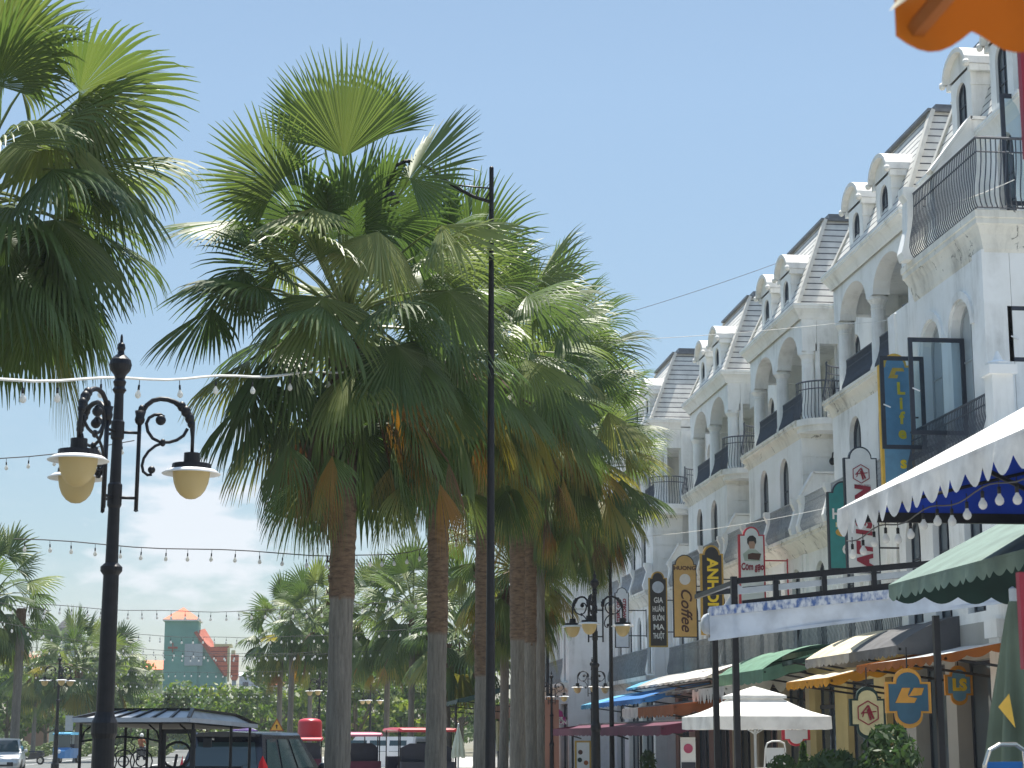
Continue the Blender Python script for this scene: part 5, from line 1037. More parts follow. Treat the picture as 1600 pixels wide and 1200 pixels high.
parasol('purple parasol far off above the dark car roof', 381, 95, 1141, 1127, .55, 'fpurple', .08, False, rot=R(20))
def folded(label, px, Y, top, bot, r, m, tie=None):
    a, z1 = at(px, bot, Y), at(px, top, Y).z; z0 = max(.3, a.z); root = thing('folded_parasol', label, 'parasol', (a.x, Y, 0), 0, 'folded parasols')
    b = MB(); n = 48; lv = 12; vs = []; fs = []
    for j in range(lv + 1):
        t = j / lv; rr = r * (.12 + .88 * t ** .8) * (1 - .12 * max(0, t - .8) * 5)
        for k in range(n):
            an = 2 * math.pi * k / n; f = 1 + .28 * math.cos(an * 8 + .5 * t) * min(1, t * 2); vs.append((math.cos(an) * rr * f, math.sin(an) * rr * f, z1 - (z1 - z0) * t - .04 * math.cos(an * 8) * t))
    for j in range(lv):
        for k in range(n): fs.append((j * n + k, j * n + (k + 1) % n, (j + 1) * n + (k + 1) % n, (j + 1) * n + k))
    b.add(vs, fs); b.build('canopy', m, root, smooth=True); MB().lathe([(0, 0), (.3, 0), (.3, .08), (.03, .1), (.03, z1 + .1), (0, z1 + .12)], 12).build('pole', 'alu', root)
    if tie: tb = MB(); tb.add([(-r * .75, -r * .55, z1 - .82), (-r * .4, -r * .75, z1 - .98), (-r * .5, -r * .70, z1 - .72)], [(0, 1, 2)]); tb.build('tie_flap', 'yellow', root)
    return root
folded('folded sage green parasol with a yellow flap, cut by the right edge', 1601, 14, 940, 1290, .30, 'fsage', True)
folded('folded mint parasol in front of the cafe with the dark green awning', 716, 58, 1136, 1183, .2, 'fmint')
# chairs seen by their backs
def chair(label, px, py, Y, m, seat, rz):
    t = at(px, py, Y); z = t.z; root = thing('chair', label, 'chair', (t.x, Y, 0), rz, 'cafe chairs')
    h = z; s = h - .52
    for sx_ in (-.2, .2):
        MB().tube([(sx_, -.2, 0), (sx_, -.16, s)], .014, 6).build('leg', m, root); MB().tube([(sx_, .24, 0), (sx_, .2, s)], .014, 6).build('leg', m, root)
    MB().tube([(-.2, .2, s), (-.2, .27, h - .14), (-.17, .29, h - .04), (-.08, .30, h), (.08, .30, h), (.17, .29, h - .04), (.2, .27, h - .14), (.2, .2, s)], .016, 8).build('back_frame', m, root)
    MB().box(-.22, .22, -.2, .22, s - .02, s + .03).build('seat', seat, root); MB().box(-.18, .18, .245, .26, s + .12, h - .12).build('backrest', seat, root); return root
chair('metal chair with tall bent tube back and blue weave by the folded green parasol', 1526, 1163, 13, 'steel', 'fmid', R(205))
chair('white metal chair back under the white parasol', 1202, 1158, 34, 'seatw', 'seatw', R(190))
# potted plants
def plant(label, px, top, Y, w_, seed, n=900, ls=.09, cone=False):
    p = at(px, 1150, Y); h = at(px, top, Y).z; rng = random.Random(seed); root = thing('potted_plant', label, 'plant', (p.x, Y, .12), 0, 'potted plants by the shops')
    MB().lathe([(0, 0), (.2, 0), (.27, .45), (.29, .47), (.25, .47), (.24, .4), (0, .4)], 16).build('pot', 'concrete', root)
    MB().tube([(0, 0, .3), (0, 0, h * .6)], .03, 6).build('stem', 'bark', root); mb = MB(); mb.a = []
    for i in range(n):
        t = rng.random(); r0 = w_ / 2 * ((1 - t) ** .8 if cone else math.sin(math.pi * min(1, .12 + .8 * (1 - t))) ) * math.sqrt(rng.uniform(.3, 1)); a = rng.uniform(0, 6.283)
        c = V((math.cos(a) * r0, math.sin(a) * r0, .4 + t * (h - .55))); nn = V((math.cos(a) + rng.uniform(-.6, .6), math.sin(a) + rng.uniform(-.6, .6), rng.uniform(-.2, 1))).normalized(); tt = nn.cross(V((rng.uniform(-1, 1), rng.uniform(-1, 1), rng.uniform(-1, 1)))).normalized(); bt = nn.cross(tt); s = ls * rng.uniform(.6, 1.3)
        mb.quad(c - tt * s, c - bt * s * .35, c + tt * s, c + bt * s * .35); mb.a += [rng.uniform(0, .3) if cone else rng.uniform(0, .18)] * 4
    mb.build('foliage', 'leaf', root); return root
plant('tall bushy dark plant below the two lobed plaques', 1390, 1132, 29, 1.05, 3, 1300, .09)
plant('low spreading plant right of the cone-shaped one', 1300, 1172, 30, 1.2, 4, 700, .10)
plant('dark cone-shaped clipped plant right of the white parasol', 1254, 1158, 33, .42, 5, 900, .06, True)
plant('low leafy plant under the white parasol edge', 1222, 1178, 32, .7, 6, 500, .07)
plant('small plant on the near side of the maroon awning post', 1012, 1172, 50, .5, 7, 400, .08)
# shop pier and row of slim columns by the yellow shop
# ------------------------------------------------------------------ vehicles
def loft(b, rings, close=True):
    n = len(rings[0]); o = len(b.v); b.v += [tuple(p) for r in rings for p in r]
    for i in range(len(rings) - 1):
        for k in range(n if close else n - 1):
            b.f.append((o + i * n + k, o + i * n + (k + 1) % n, o + (i + 1) * n + (k + 1) % n, o + (i + 1) * n + k)); b.mi.append(b.m)
    for r in (0, len(rings) - 1): b.f.append(tuple(o + r * n + k for k in range(n))); b.mi.append(b.m)
def wheel(root, x, y, r, w_=.2, m='tyre'):
    P = lambda prof: prof
    b = MB(); n = 24; prof = [(r * .6, -w_ / 2), (r * .95, -w_ / 2), (r, -w_ * .35), (r, w_ * .35), (r * .95, w_ / 2), (r * .6, w_ / 2)]
    vs = [(x + q, y + p * math.cos(2 * math.pi * k / n), r + p * math.sin(2 * math.pi * k / n)) for p, q in prof for k in range(n)]
    b.add(vs, [(i * n + k, i * n + (k + 1) % n, (i + 1) * n + (k + 1) % n, (i + 1) * n + k) for i in range(5) for k in range(n)]); o = b.build('wheel', m, root, smooth=True)
    b = MB()
    for s in (-1, 1):
        b.add([(x + s * w_ * .42, y + r * .6 * math.cos(2 * math.pi * k / n), r + r * .6 * math.sin(2 * math.pi * k / n)) for k in range(n)], [tuple(range(n))])
    for k in range(5): a = k * 1.2566; b.bar((x, y, r), (x + 0, y + r * .58 * math.cos(a), r + r * .58 * math.sin(a)), .05, w_ * .95, (1, 0, 0))
    b.build('rim', 'chrome', o)
def car(label, loc, rz, paint, L=4.4, W=1.78, Hh=1.66, suv=True, group='cars on the street'):
    """front towards +y"""
    root = thing('parked_car' if suv else 'car', label, 'car', loc, rz, group); w2 = W / 2; k = Hh / 1.66
    prof = [(-L / 2, .5), (-L / 2 + .02, .85), (-L / 2 + .08, 1.0)] if suv else [(-L / 2, .5), (-L / 2 + .04, .8), (-L / 2 + .12, .92)]
    if suv: tops = [(-L / 2, .55, .96), (-L / 2 + .06, .98, .99), (-L / 2 + .9, 1.02, 1), (L / 2 - 1.3, 1.0, 1), (L / 2 - .5, .94, .96), (L / 2 - .08, .78, .9), (L / 2, .6, .84)]
    else: tops = [(-L / 2, .55, .9), (-L / 2 + .1, .93, .95), (-L / 2 + .9, .95, 1), (L / 2 - 1.2, .93, 1), (L / 2 - .4, .82, .95), (L / 2 - .05, .66, .88), (L / 2, .5, .8)]
    def ring(y, z1, wf, z0=.28): x = w2 * wf; return [(-x * .93, y, z0), (-x, y, z0 + .18), (-x, y, z1 * .72), (-x * .95, y, z1 - .05), (-x * .85, y, z1), (x * .85, y, z1), (x * .95, y, z1 - .05), (x, y, z1 * .72), (x, y, z0 + .18), (x * .93, y, z0)]
    b = MB(); loft(b, [ring(*t) for t in tops]); body = b.build('body', paint, root, smooth=False)
    yb, yt0, yt1, yf = (-L / 2 + .10, -L / 2 + .42, L / 2 - 2.05, L / 2 - 1.25) if suv else (-L / 2 + .75, -L / 2 + 1.35, L / 2 - 1.95, L / 2 - 1.1)
    zb_, zr = (.98 if suv else .92), Hh
    A4 = [(w2 * .93, yb, zb_), (w2 * .93, yf, zb_), (w2 * .74, yt1, zr - .03), (w2 * .74, yt0, zr - .03)]
    cb = MB()
    mir = lambda p: (-p[0], p[1], p[2])
    cb.quad(*A4); cb.quad(*[mir(p) for p in A4]); cb.quad(A4[0], A4[3], mir(A4[3]), mir(A4[0])); cb.quad(A4[1], A4[2], mir(A4[2]), mir(A4[1])); cbo = cb.build('cabin', 'carblk' if suv else paint, root); bv = cbo.modifiers.new('bevel', 'BEVEL'); bv.width = .05; bv.segments = 3
    rb = MB(); ro = [(w2 * .62, yt0 - .24 if suv else yt0 - .03), (w2 * .72, yt0 - .16 if suv else yt0), (w2 * .77, (yt0 + yt1) / 2), (w2 * .75, yt1 + .03)]
    rg = [[(-x, y, zr - .04), (-x * .9, y, zr + .01), (0, y, zr + .035), (x * .9, y, zr + .01), (x, y, zr - .04), (0, y, zr - .07)] for x, y in ro]; loft(rb, rg); rb.build('roof', paint, root)
    def pane(name, P, off, nrm, m='carglass'):
        n = V(nrm).normalized() * off; gb = MB(); gb.quad(*[V(p) + n for p in P]); return gb.build(name, m, root)
    lerp = lambda a, c, t: tuple(V(a).lerp(V(c), t)); bl = lambda a, c, d, e, u, v: lerp(lerp(a, c, u), lerp(e, d, u), v)
    Q = (mir(A4[0]), A4[0], A4[3], mir(A4[3])); pane('rear_window', [bl(*Q, u, v) for u, v in ((.07, .1), (.93, .1), (.9, .80), (.1, .80))], .012, (0, -1, .5), 'rearglass' if suv else 'carglass')
    Q = (mir(A4[1]), A4[1], A4[2], mir(A4[2])); pane('windscreen', [bl(*Q, u, v) for u, v in ((.06, .06), (.94, .06), (.93, .94), (.07, .94))], .012, (0, 1, .8))
    for s in (1, -1):
        f_ = (lambda p: p) if s > 0 else mir; Q = [f_(p) for p in A4]
        for u0, u1 in ((.06, .30), (.33, .58), (.61, .90)): pane('side_window', [bl(*Q, u, v) for u, v in ((u0, .1), (u1, .1), (min(u1, .97), .88), (u0 + .04, .88))], .012, (s, 0, .3))
        b = MB(); b.ball((s * (w2 + .10), yf - .35, zb_ + .08), .09, .06, .08, 8, 5); b.bar((s * w2 * .92, yf - .33, zb_ + .03), (s * (w2 + .08), yf - .35, zb_ + .06), .04, .04); b.build('mirror', paint, root)
        lt = MB()
        if suv: lt.add([(s * w2 * .97, yb - .07, .80), (s * w2 * .80, yb - .115, .80), (s * w2 * .84, yb - .0, 1.18), (s * w2 * .885, yb + .06, 1.30), (s * w2 * .99, yb + .14, .86), (s * w2 * .965, yb + .14, 1.1)], [(0, 1, 2, 3), (0, 3, 5, 4)])
        else: lt.ball((s * w2 * .7, -L / 2 + .06, .75), .16, .05, .07, 8, 5)
        lt.build('tail_light', 'tlight', root)
        hl_ = MB(); hl_.ball((s * w2 * .68, L / 2 - .10, .66), .2, .1, .07, 10, 5); hl_.build('headlight', 'hlight', root)
        for y in (-L / 2 + .8, L / 2 - .85): wheel(root, s * (w2 - .1), y, .33)
    b = MB(); b.box(-w2 * .9, w2 * .9, -L / 2 - .06, -L / 2 + .2, .34, .56); b.build('rear_bumper', 'blackm', root); b = MB(); b.box(-w2 * .6, w2 * .6, L / 2 - .06, L / 2 + .03, .34, .52); b.build('grille', 'blackm', root)
    if suv:
        b = MB(); b.bar((-w2 * .5, yb - .03, .93), (w2 * .5, yb - .03, .93), .02, .03); b.ball((w2 * -.28, yt0 - .12, zr - .10), .03, .02, .03); b.build('trim', 'chrome', root)
        b = MB(); b.box(-w2 * .72, w2 * .72, yt0 - .27, yt0 + .05, zr - .06, zr - .015); b.build('spoiler', paint, root)
    b = MB(); b.box(-.26, .26, L / 2 + .03, L / 2 + .04, .42, .53); b.build('number_plate', 'seatw', root); return root
p = at(412, 1150, 36); car('dark navy estate car seen from behind, tailgate window reflecting, right of the carriage', (p.x, 36.5, .0), R(-20), 'carblk', Hh=1.70)
p = at(8, 1150, 86); car('silver saloon car facing the camera, cut by the left edge', (p.x, 86, .0), R(186), 'carsil', 4.3, 1.74, 1.52, False)
# electric carriage with hipped metal roof
cg = thing('electric_carriage', 'open black carriage with a hipped grey metal roof and scrolled ironwork beside the lamp post', 'carriage', tuple(at(236, 1150, 26)), R(-9)); cg.location.z = 0
we, le = .82, 3.3; zr_ = 1.99; ze_ = 1.86
b = MB(); N_ = 6
P4 = [(-we, -.9, ze_), (we * .88, -.9, ze_), (we * .88 + .1, le, ze_ - .06), (-we, le, ze_ - .06)]; R2 = [(-we * .62, -.1, zr_), (we * .72, -.1, zr_), (we * .72, le - .6, zr_ - .04), (-we * .62, le - .6, zr_ - .04)]
for i in range(4): j = (i + 1) % 4; b.quad(P4[i], P4[j], R2[j], R2[i])
b.quad(*R2)
for i in range(4): j = (i + 1) % 4; b.bar(P4[i], P4[j], .05, .06)
o = b.build('roof', 'metal', cg)
b = MB()
for k in range(1, 6):
    t = k / 6; b.bar(V(P4[0]).lerp(V(P4[1]), t) + V((0, 0, .01)), V(R2[0]).lerp(V(R2[1]), t) + V((0, 0, .01)), .03, .035)
for i in range(4): b.bar(V(P4[i]) + V((0, 0, .02)), V(R2[i]) + V((0, 0, .02)), .05, .04)
b.bar(V(R2[0]) + V((0, 0, .02)), V(R2[1]) + V((0, 0, .02)), .05, .03); b.bar(V(R2[1]) + V((0, 0, .02)), V(R2[2]) + V((0, 0, .02)), .05, .03); b.build('seam', 'black', o)
b = MB(); b.quad(*[(p[0] * .98, p[1], p[2] - .05) for p in P4]); b.build('soffit', 'soffit', o)
for x, y in ((-.78, -.7), (.3, -.7), (.72, -.6), (-.78, 1.6), (.78, 1.6), (-.78, 2.9), (.80, 2.9)):
    MB().tube([(x, y, .3), (x, y, ze_ - .04)], .022, 8).build('post', 'black', cg)
b = MB()
for x, s in ((-.78, 1), (.3, -1), (.72, -1)): b.tube([(x, -.7, ze_ - .3), (x + s * .05, -.7, ze_ - .15), (x + s * .16, -.7, ze_ - .06)], .012, 5)
for cx in (-.42, -.18, .06):
    for r_ in (.15, .07): b.tube([(cx + r_ * math.cos(t * .5236), -.72, 1.32 + r_ * math.sin(t * .5236)) for t in range(13)], .010, 5)
b.tube([(-.76, -.72, 1.58), (-.5, -.72, 1.62), (-.2, -.72, 1.64), (.1, -.72, 1.62), (.3, -.72, 1.58)], .015, 6)
for x in (-.3, -.06): b.tube([(x, -.72, 1.45), (x + .03, -.72, 1.52), (x - .03, -.72, 1.56), (x, -.72, 1.62)], .009, 5)
b.tube([(-.76, -.72, 1.15), (.3, -.72, 1.15)], .014, 6); b.build('ironwork', 'black', cg, smooth=True)
b = MB(); b.box(-.8, .8, -.8, 3.0, .28, .42); b.box(-.8, .8, -.86, -.72, .42, 1.08); b.build('body', 'carblk', cg)
for y in (.1, 1.3, 2.4): MB().box(-.7, .7, y, y + .5, .42, .72).box(-.7, .7, y + .42, y + .52, .72, 1.2).build('seat', 'navy', cg)
b = MB(); b.tube([(.45 + .19 * math.cos(t * .4488), -.35 + .06 * math.sin(t * .4488), 1.40 + .17 * math.sin(t * .4488)) for t in range(15)], .018, 6); b.tube([(.45, -.35, 1.40), (.45, -.7, .9)], .02, 6); b.build('steering_wheel', 'blackm', cg)
f = MB()
for a_, c_, d_, e_ in ((.30, .36, .95, 1.74), (.70, .76, .95, 1.74), (.36, .70, 1.68, 1.74)): f.box(a_, c_, -.66, -.60, d_, e_)
f.build('windscreen_frame', 'blackm', cg); MB().box(.86, .97, -.6, -.57, 1.50, 1.62).build('mirror', 'blackm', cg)
for x in (-.74, .74):
    for y in (-.35, 2.4): wheel(cg, x, y, .28, .16)
def cart(label, px, Y, m, rz, roof_h=1.95, hood=False, seat='navy', W=1.3, L=2.6, body=None):
    p = at(px, 1150, Y); root = thing('electric_cart', label, 'cart', (p.x, Y, 0), rz, 'small electric carts'); w2 = W / 2
    b = MB(); rg = []
    for y, s, dz in ((-L / 2, .86, -.05), (-L / 2 + .1, .97, 0), (0, 1, .03), (L / 2 - .1, .97, 0), (L / 2, .86, -.05)):
        rg.append([(-w2 * s, y, roof_h + dz - .04), (-w2 * s * .94, y, roof_h + dz + .03), (w2 * s * .94, y, roof_h + dz + .03), (w2 * s, y, roof_h + dz - .04)])
    loft(b, rg); b.build('roof', m, root)
    for x in (-w2 * .85, w2 * .85):
        for y in (-L / 2 + .25, -L / 2 + .5, L / 2 - .25): MB().tube([(x, y, .4), (x, y, roof_h)], .02, 6).build('post', 'black', root)
    b = MB(); b.box(-w2 * .9, w2 * .9, -L / 2, L / 2, .3, .5); b.box(-w2 * .85, w2 * .85, L / 2 - .5, L / 2 - .1, .5, 1.0); b.box(-w2 * .85, w2 * .85, -L / 2, -L / 2 + .3, .5, .85); b.build('body', body or m, root)
    rg = [[(-w2 * .8, y, .6), (-w2 * .8, y, 1.1 + .18), (-w2 * .5, y, 1.42), (w2 * .5, y, 1.42), (w2 * .8, y, 1.28), (w2 * .8, y, .6)] for y in (-L / 2 + .35, -L / 2 + .5)]; b = MB(); loft(b, rg); b.box(-w2 * .8, w2 * .8, -L / 2 + .5, -L / 2 + 1.0, .6, .75); b.build('seat', seat, root)
    for x in (-w2 * .8, w2 * .8):
        for y in (-L / 2 + .5, L / 2 - .4): wheel(root, x, y, .25, .14)
    if hood:
        b = MB(); n = 18; zz = [(.0, .0), (.62, .0), (.54, .04), (.52, .10), (.51, .55), (.49, .62), (.42, .68), (.25, .72), (0, .73)]; b.lathe([(r * .85, roof_h + z) for r, z in zz], n); b.build('hood', m, root, smooth=True)
    return root
cart('electric cart with a long flat red roof and dark seat, behind the second palm trunk', 655, 60, 'carred', R(8), 1.86, W=2.0, L=3.0, body='navy')
cart('electric cart with a pink roof right of the nearest palm trunk', 556, 62, 'carpink', R(12), 1.72, W=1.3, body='fmar')
cart('red electric cart with a tall round red tub-shaped hood on its roof', 484, 68, 'carred', R(0), 1.56, True, W=1.0, body='fmar')
def van(label, px, Y, L, Hh, m, rz):
    p = at(px, 1150, Y); root = thing('van', label, 'van', (p.x, Y, 0), rz); w2 = .85; b = MB()
    loft(b, [[(-w2 * s, y, .35), (-w2 * s, y, h * .62), (-w2 * s * .86, y, h), (w2 * s * .86, y, h), (w2 * s, y, h * .62), (w2 * s, y, .35)] for y, s, h in ((-L / 2, .94, Hh * .95), (-L / 2 + .1, 1, Hh), (L / 2 - .9, 1, Hh), (L / 2 - .25, .97, Hh * .6), (L / 2, .9, Hh * .52))]); b.build('body', m, root)
    for s in (-1, 1):
        for k in range(3): y = -L / 2 + .4 + k * 1.0; MB().quad((s * w2 * 1.004, y, Hh * .60), (s * w2 * 1.004, y + .85, Hh * .60), (s * w2 * .90, y + .85, Hh * .9), (s * w2 * .90, y, Hh * .9)).build('side_window', 'carglass', root)
        for y in (-L / 2 + .7, L / 2 - .7): wheel(root, s * (w2 - .08), y, .3, .18)
    MB().quad((-w2 * .8, -L / 2 - .01, Hh * .58), (w2 * .8, -L / 2 - .01, Hh * .58), (w2 * .7, -L / 2 - .004, Hh * .86), (-w2 * .7, -L / 2 - .004, Hh * .86)).build('rear_window', 'carglass', root)
    MB().quad((-w2 * .8, L / 2 - .25, Hh * .62), (w2 * .8, L / 2 - .25, Hh * .62), (w2 * .76, L / 2 - .86, Hh * .96), (-w2 * .76, L / 2 - .86, Hh * .96)).build('windscreen', 'carglass', root); return root
van('white van parked between the pink and the red cart', 600, 84, 3.9, 1.62, 'carwht', R(60))
# tuk-tuk
p = at(103, 1150, 118); tk = thing('tuk_tuk', 'small blue tuk-tuk with a blue canopy on the far side of the road', 'tuk-tuk', (p.x, 118, 0), R(170))
b = MB(); loft(b, [[(-.6 * s, y, .3), (-.62 * s, y, h), (.62 * s, y, h), (.6 * s, y, .3)] for y, s, h in ((-1.2, .95, .8), (-1.1, 1, .9), (.2, 1, .9), (.7, .9, .95), (1.25, .6, .75))]); b.build('body', 'carblue', tk)
b = MB(); loft(b, [[(-.66 * s, y, 1.72), (-.6 * s, y, 1.86 + d), (.6 * s, y, 1.86 + d), (.66 * s, y, 1.72)] for y, s, d in ((-1.2, .95, -.05), (-.9, 1, .02), (.5, 1, .02), (.85, .9, -.06))]); b.build('canopy', 'fsky', tk)
for x in (-.56, .56):
    for y in (-1.05, .6): MB().tube([(x, y, .85), (x * .98, y * .98, 1.75)], .025, 6).build('post', 'black', tk)
for x, y in ((-.55, -.75), (.55, -.75), (0, 1.0)): wheel(tk, x, y, .26, .14)
MB().ball((0, 1.22, .7), .13, .06, .13).build('headlight', 'hlight', tk); MB().box(-.5, .5, -.7, -.2, .6, 1.15).build('seat', 'navy', tk)
MB().quad((-.5, .62, .95), (.5, .62, .95), (.5, .60, 1.7), (-.5, .60, 1.7)).build('windscreen', 'carglass', tk)
def scooter(label, px, Y, rz, body, lean=0):
    p = at(px, 1150, Y); root = thing('motor_scooter', label, 'scooter', (p.x, Y, 0), rz, 'motor scooters')
    for y in (-.62, .62): wheel(root, 0, y, .24, .11)
    b = MB(); loft(b, [[(-.14 * s, y, z0), (-.15 * s, y, z1), (.15 * s, y, z1), (.14 * s, y, z0)] for y, s, z0, z1 in ((-.85, .4, .55, .68), (-.5, 1, .35, .72), (.0, .9, .3, .66), (.15, .8, .28, .36), (.4, .8, .28, .40), (.5, .9, .32, .8), (.62, .5, .5, .95))]); b.build('body', body, root)
    b = MB(); b.tube([(0, .62, .3), (0, .5, .98)], .03, 6); b.tube([(-.3, .42, 1.0), (0, .5, 1.0), (.3, .42, 1.0)], .016, 6); b.build('handlebar', 'blackm', root); MB().box(-.14, .14, -.75, .1, .72, .80).build('seat', 'navy', root); MB().ball((0, .62, .88), .07).build('headlight', 'hlight', root); return root
scooter('dark motor scooter parked by the kerb left of the blue tuk-tuk', 50, 112, R(70), 'carblk')
s_ = scooter('motor scooter ridden away by the person in an orange shirt', 222, 132, R(-15), 'blackm')
# rider: one skinned body
def person(label, loc, rz, joints, edges, rad, clothes):
    me = bpy.data.meshes.new('body'); me.from_pydata(joints, edges, []); o = bpy.data.objects.new('person', me); col.objects.link(o)
    sk = o.modifiers.new('skin', 'SKIN'); ss = o.modifiers.new('sub', 'SUBSURF'); ss.levels = ss.render_levels = 2
    for v, r in zip(me.skin_vertices[0].data, rad): v.radius = (r, r)
    me.skin_vertices[0].data[0].use_root = True
    dg = bpy.context.evaluated_depsgraph_get(); m2 = bpy.data.meshes.new_from_object(o.evaluated_get(dg)); o.modifiers.clear(); o.data = m2
    m2.materials.clear()
    for m in clothes['mats']: m2.materials.append(M[m])
    for p in m2.polygons: p.material_index = clothes['pick'](p.center); p.use_smooth = True
    o.location = loc; o.rotation_euler = (0, 0, rz); return tag(o, label, 'person')
J = [(0, -.18, .86), (0, -.16, 1.1), (0, -.12, 1.34), (0, -.10, 1.46), (0, -.08, 1.56), (0, -.06, 1.68), (.19, -.10, 1.36), (.26, .08, 1.14), (.28, .36, 1.04), (-.19, -.10, 1.36), (-.26, .08, 1.14), (-.28, .36, 1.04), (.13, .2, .82), (.14, .3, .42), (.14, .42, .36), (-.13, .2, .82), (-.14, .3, .42), (-.14, .42, .36)]
Ed = [(0, 1), (1, 2), (2, 3), (3, 4), (4, 5), (2, 6), (6, 7), (7, 8), (2, 9), (9, 10), (10, 11), (0, 12), (12, 13), (13, 14), (0, 15), (15, 16), (16, 17)]
rd = [.15, .15, .16, .06, .085, .09, .065, .05, .04, .065, .05, .04, .085, .06, .05, .085, .06, .05]
pr = person('person in an orange shirt and white helmet riding a scooter away', (s_.location.x, 132, .02), R(-15), J, Ed, rd, dict(mats=['fterra', 'navy', 'skin'], pick=lambda c: 2 if c.z > 1.44 or c.y > .28 and c.z > .9 else (1 if c.z < .9 else 0)))
h = MB(); h.lathe([(.125, 0), (.135, .04), (.13, .10), (.10, .17), (.05, .205), (0, .215)], 14, (0, -.07, 1.60)); h.build('helmet', 'seatw', pr, smooth=True)
# warning sign, notice board
p = at(432, 1150, 70); ws = thing('warning_sign', 'yellow triangular warning sign with red rim above a white plate', 'road sign', (p.x, 70, 0)); z = at(432, 1144, 70).z
MB().tube([(0, .04, 0), (0, .04, z + .45)], .03, 8).build('pole', 'alu', ws)
tri = lambda s, y0: [(-s, -s * .577 + y0), (s, -s * .577 + y0), (0, s * 1.155 + y0)]
f_ = lambda u, v, w: (u, w, v + z + .2)
MB().prism(tri(.27, 0), f_, 0, .02).build('rim', 'fterra', ws); MB().prism(tri(.21, 0), f_, -.008, .01).build('face', 'yellow', ws); MB().prism([(-.02, -.07), (.02, -.07), (.02, .02), (.06, .02), (0, .09), (-.06, .02), (-.02, .02)], f_, -.016, 0).build('symbol', 'blackm', ws); MB().box(-.2, .2, 0, .02, z - .3, z - .02).build('plate', 'seatw', ws)
board('notice_board', 'small grey notice board on the left behind the string lights', 'board', 102, 1118, 114, 1142, 110, 'alu')
# ------------------------------------------------------------------ far buildings
YT = 235.; wt = lambda px, py, Y=YT: at(px, py, Y)
a, b4 = wt(256, 1020), wt(309, 968); b4.x = wt(309, 1020).x; tw = thing('tower_house', 'green rendered tower with orange pyramid roof and stepped tiled wings', 'tower', ((a.x + b4.x) / 2, YT, 0)); cx = tw.location.x; hw = (b4.x - a.x) / 2; zt_ = b4.z
MB().box(-hw, hw, 0, 2 * hw, 0, zt_).build('wall', 'teal', tw); za_ = wt(283, 947).z
b = MB(); e = hw + .25; b.quad((-e, -.25, zt_), (e, -.25, zt_), (0, hw, za_)); b.quad((e, -.25, zt_), (e, 2 * hw + .25, zt_), (0, hw, za_)); b.quad((-e, -.25, zt_), (-e, 2 * hw + .25, zt_), (0, hw, za_)); b.quad((e, 2 * hw + .25, zt_), (-e, 2 * hw + .25, zt_), (0, hw, za_)); b.build('roof', 'tilep', tw)
b = MB(); b.box(-e, e, -.27, 2 * hw + .27, zt_ - .2, zt_); b.build('eaves', 'whitecap', tw)
w0, w1 = wt(289, 1006), wt(316, 1040); MB().box(w0.x - cx, w1.x - cx, -.12, -.002, w1.z, w0.z).build('shutter', 'alu', tw)
b = MB(); c_ = wt(270, 1012); b.bar((c_.x - cx - .6, -.06, c_.z), (c_.x - cx + .6, -.06, c_.z), .1, .25); b.bar((c_.x - cx, -.06, c_.z - .6), (c_.x - cx, -.06, c_.z + .6), .25, .1, (1, 0, 0)); b.build('wall_ornament', 'tiled', tw)
P = lambda px, py, dy=0: wt(px, py) - V((cx, YT, 0)) + V((0, dy, 0))
b = MB(); b.add([P(306, 986, .1), P(318, 980, 3), P(338, 1012, 3), P(326, 1010, .1)], [(0, 1, 2, 3)]); b.add([P(306, 986, .1), P(326, 1010, .1), P(355, 1058, .1), P(350, 1056, .1)], [(0, 1, 2, 3)]); b.add([P(303, 988, -.2), P(308, 986, -.2), P(354, 1056, -.2), P(350, 1057, -.2)], [(0, 1, 2, 3)]); b.build('stair_roof', 'tiled', tw)
b = MB(); b.add([P(325, 1011, 0), P(358, 1010, 0), P(355, 1056, -.5), P(351, 1056, -.5)], [(0, 1, 2, 3)]); b.build('wing_roof', 'tile', tw)
b = MB(); b.add([P(306, 990, .3), P(330, 1012, .3), P(352, 1056, .3), P(352, 1150, .3), P(306, 1150, .3)], [(0, 1, 2, 3, 4)]); b.box(P(306, 1040).x, P(352, 1040).x, .31, 6, 0, P(320, 1056).z); b.build('wing_wall', 'teal', tw)
b = MB(); b.box(P(333, 1040).x, P(361, 1040).x, .2, 4, P(340, 1010).z, P(340, 1006).z); b.box(P(355, 1040).x, P(358.5, 1040).x, -.3, .3, P(340, 1065).z, P(340, 1012).z); b.box(P(361, 1040).x, P(367, 1040).x, -.4, .8, P(340, 1022).z, P(340, 1016).z); b.build('parapet', 'paley', tw)
b = MB(); cxt = P(366.5, 1040).x; rr = P(372.5, 1040).x - cxt; b.box(cxt - rr, cxt + rr, -.5, 1, P(340, 1058).z, P(340, 1023).z); b.prism([(cxt - rr, P(340, 1058).z), (cxt + rr, P(340, 1058).z), (cxt + rr * .6, P(340, 1063).z), (cxt - rr * .6, P(340, 1063).z)], lambda u, v, w: (u, w, v), -.5, 1); b.build('turret', 'tile', tw)
b = MB(); b.box(cxt - rr * .6, cxt + rr * .5, -.1, .6, 0, P(340, 1063).z); b.build('turret_post', 'fpale', tw)
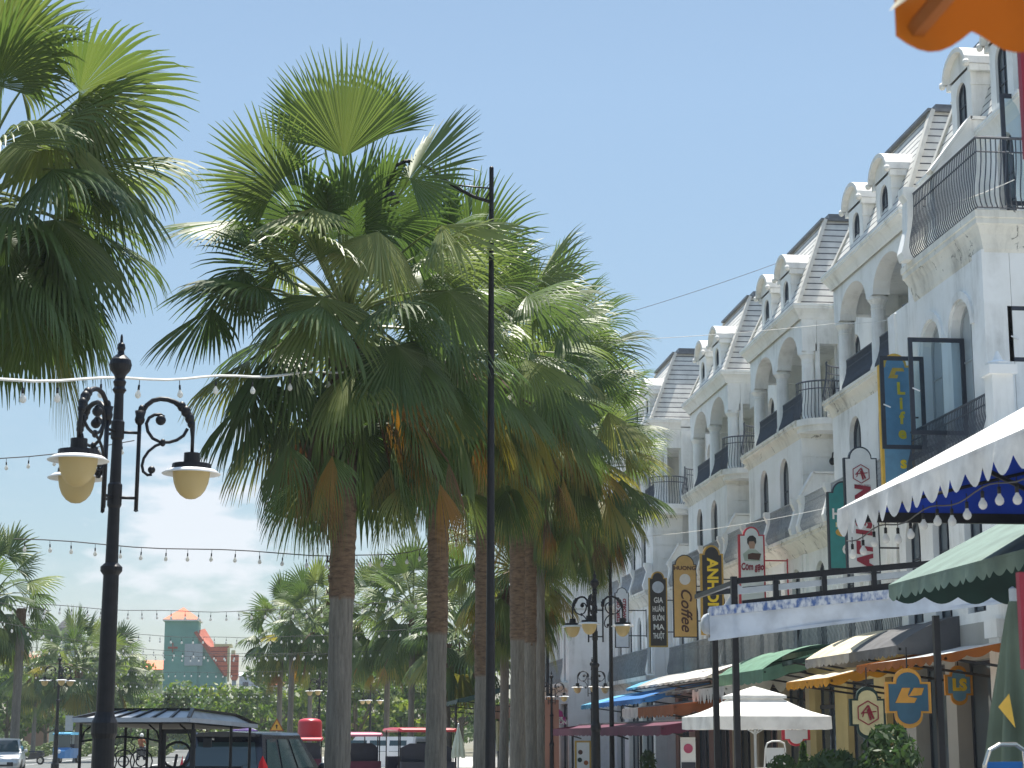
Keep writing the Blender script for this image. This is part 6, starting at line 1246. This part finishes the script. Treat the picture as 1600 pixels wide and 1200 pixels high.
def far_house(label, px0, px1, pw, pr, Y, wm, rm, gable=True):
    a, c = at(px0, pw, Y), at(px1, pr, Y); c.x = at(px1, pw, Y).x; root = thing('far_house', label, 'house', ((a.x + c.x) / 2, Y, 0), 0, 'low houses far behind the trees'); hw = (c.x - a.x) / 2
    MB().box(-hw, hw, 0, 7, 0, a.z).build('wall', wm, root); b = MB(); b.prism([(-.3, a.z), (7.3, a.z), (3.5, c.z)], lambda u, v, w: (w, u, v), -hw - .3, hw + .3); b.build('roof', rm, root)
    for k in range(max(1, int(hw))): MB().box(-hw + .5 + k * 2, -hw + 1.3 + k * 2, -.04, -.002, a.z - 2.2, a.z - .9).build('window', 'glass', root)
    return root
far_house('small orange roofed house left of the green tower', 224, 254, 1046, 1030, 240, 'paley', 'tilep')
far_house('dark red roofed house beyond the small orange roof', 205, 224, 1044, 1035, 255, 'paley', 'tiled')
far_house('distant pale house with orange roof behind the warning sign palm', 414, 446, 1070, 1058, 260, 'fpale', 'tilep')
far_house('distant pale blue building between tower and palms', 374, 412, 1056, 1049, 270, 'fpale', 'alu')
far_house('pinkish house glimpsed between the left hand palms', 44, 74, 1032, 1016, 200, 'pinkwall', 'tiled')
dm = thing('domed_tower', 'grey domed turret rising behind the left hand palms', 'tower', tuple(at(97, 1150, 190))); dm.location.z = 0
z0, z1 = at(97, 1000, 190).z, at(97, 966, 190).z; MB().lathe([(1.3, 0), (1.3, z0), (1.55, z0 + .1)], 12).build('wall', 'alu', dm); MB().lathe([(1.6, z0), (1.5, z0 + .5), (1.1, z0 + 1.2), (.6, z1 - .4), (.15, z1), (.05, z1 + .9), (0, z1 + .95)], 12).build('dome', 'fslate', dm)
# cafe kiosk behind the trunks, under the dark green awning
kf = thing('cafe_front', 'dim cafe front under the dark green awning, seen between the palm trunks', 'cafe', (8.0, 79, 0))
b = MB(); b.box(0, 1.0, -9, 9.5, 0, 3.0); b.build('wall', 'pinkwall', kf)
for y in (-6, -2.5, 1, 4.5): MB().box(-.06, 0, y, y + 2.2, .1, 2.4).build('shop_window', 'glass', kf)
for y, m in ((-7.2, 'yelwall'), (3.4, 'paley')): MB().box(-.14, -.07, y, y + .9, 1.0, 2.3).build('poster', m, kf)
# ------------------------------------------------------------------ sea haze
def haze(density):
    m = bpy.data.materials.new('haze_air'); m.use_nodes = True; nt = m.node_tree; nt.nodes.clear()
    o_ = nt.nodes.new('ShaderNodeOutputMaterial'); v = nt.nodes.new('ShaderNodeVolumePrincipled')
    v.inputs['Color'].default_value = (.80, .88, .95, 1); v.inputs['Density'].default_value = density; v.inputs['Anisotropy'].default_value = .2
    nt.links.new(v.outputs[0], o_.inputs['Volume'])
    b = MB().box(-400, 400, -120, 520, -1.1, 24); o = b.build('haze', m); tag(o, kind='stuff')
haze(.00030)
sc.cycles.volume_bounces = 0
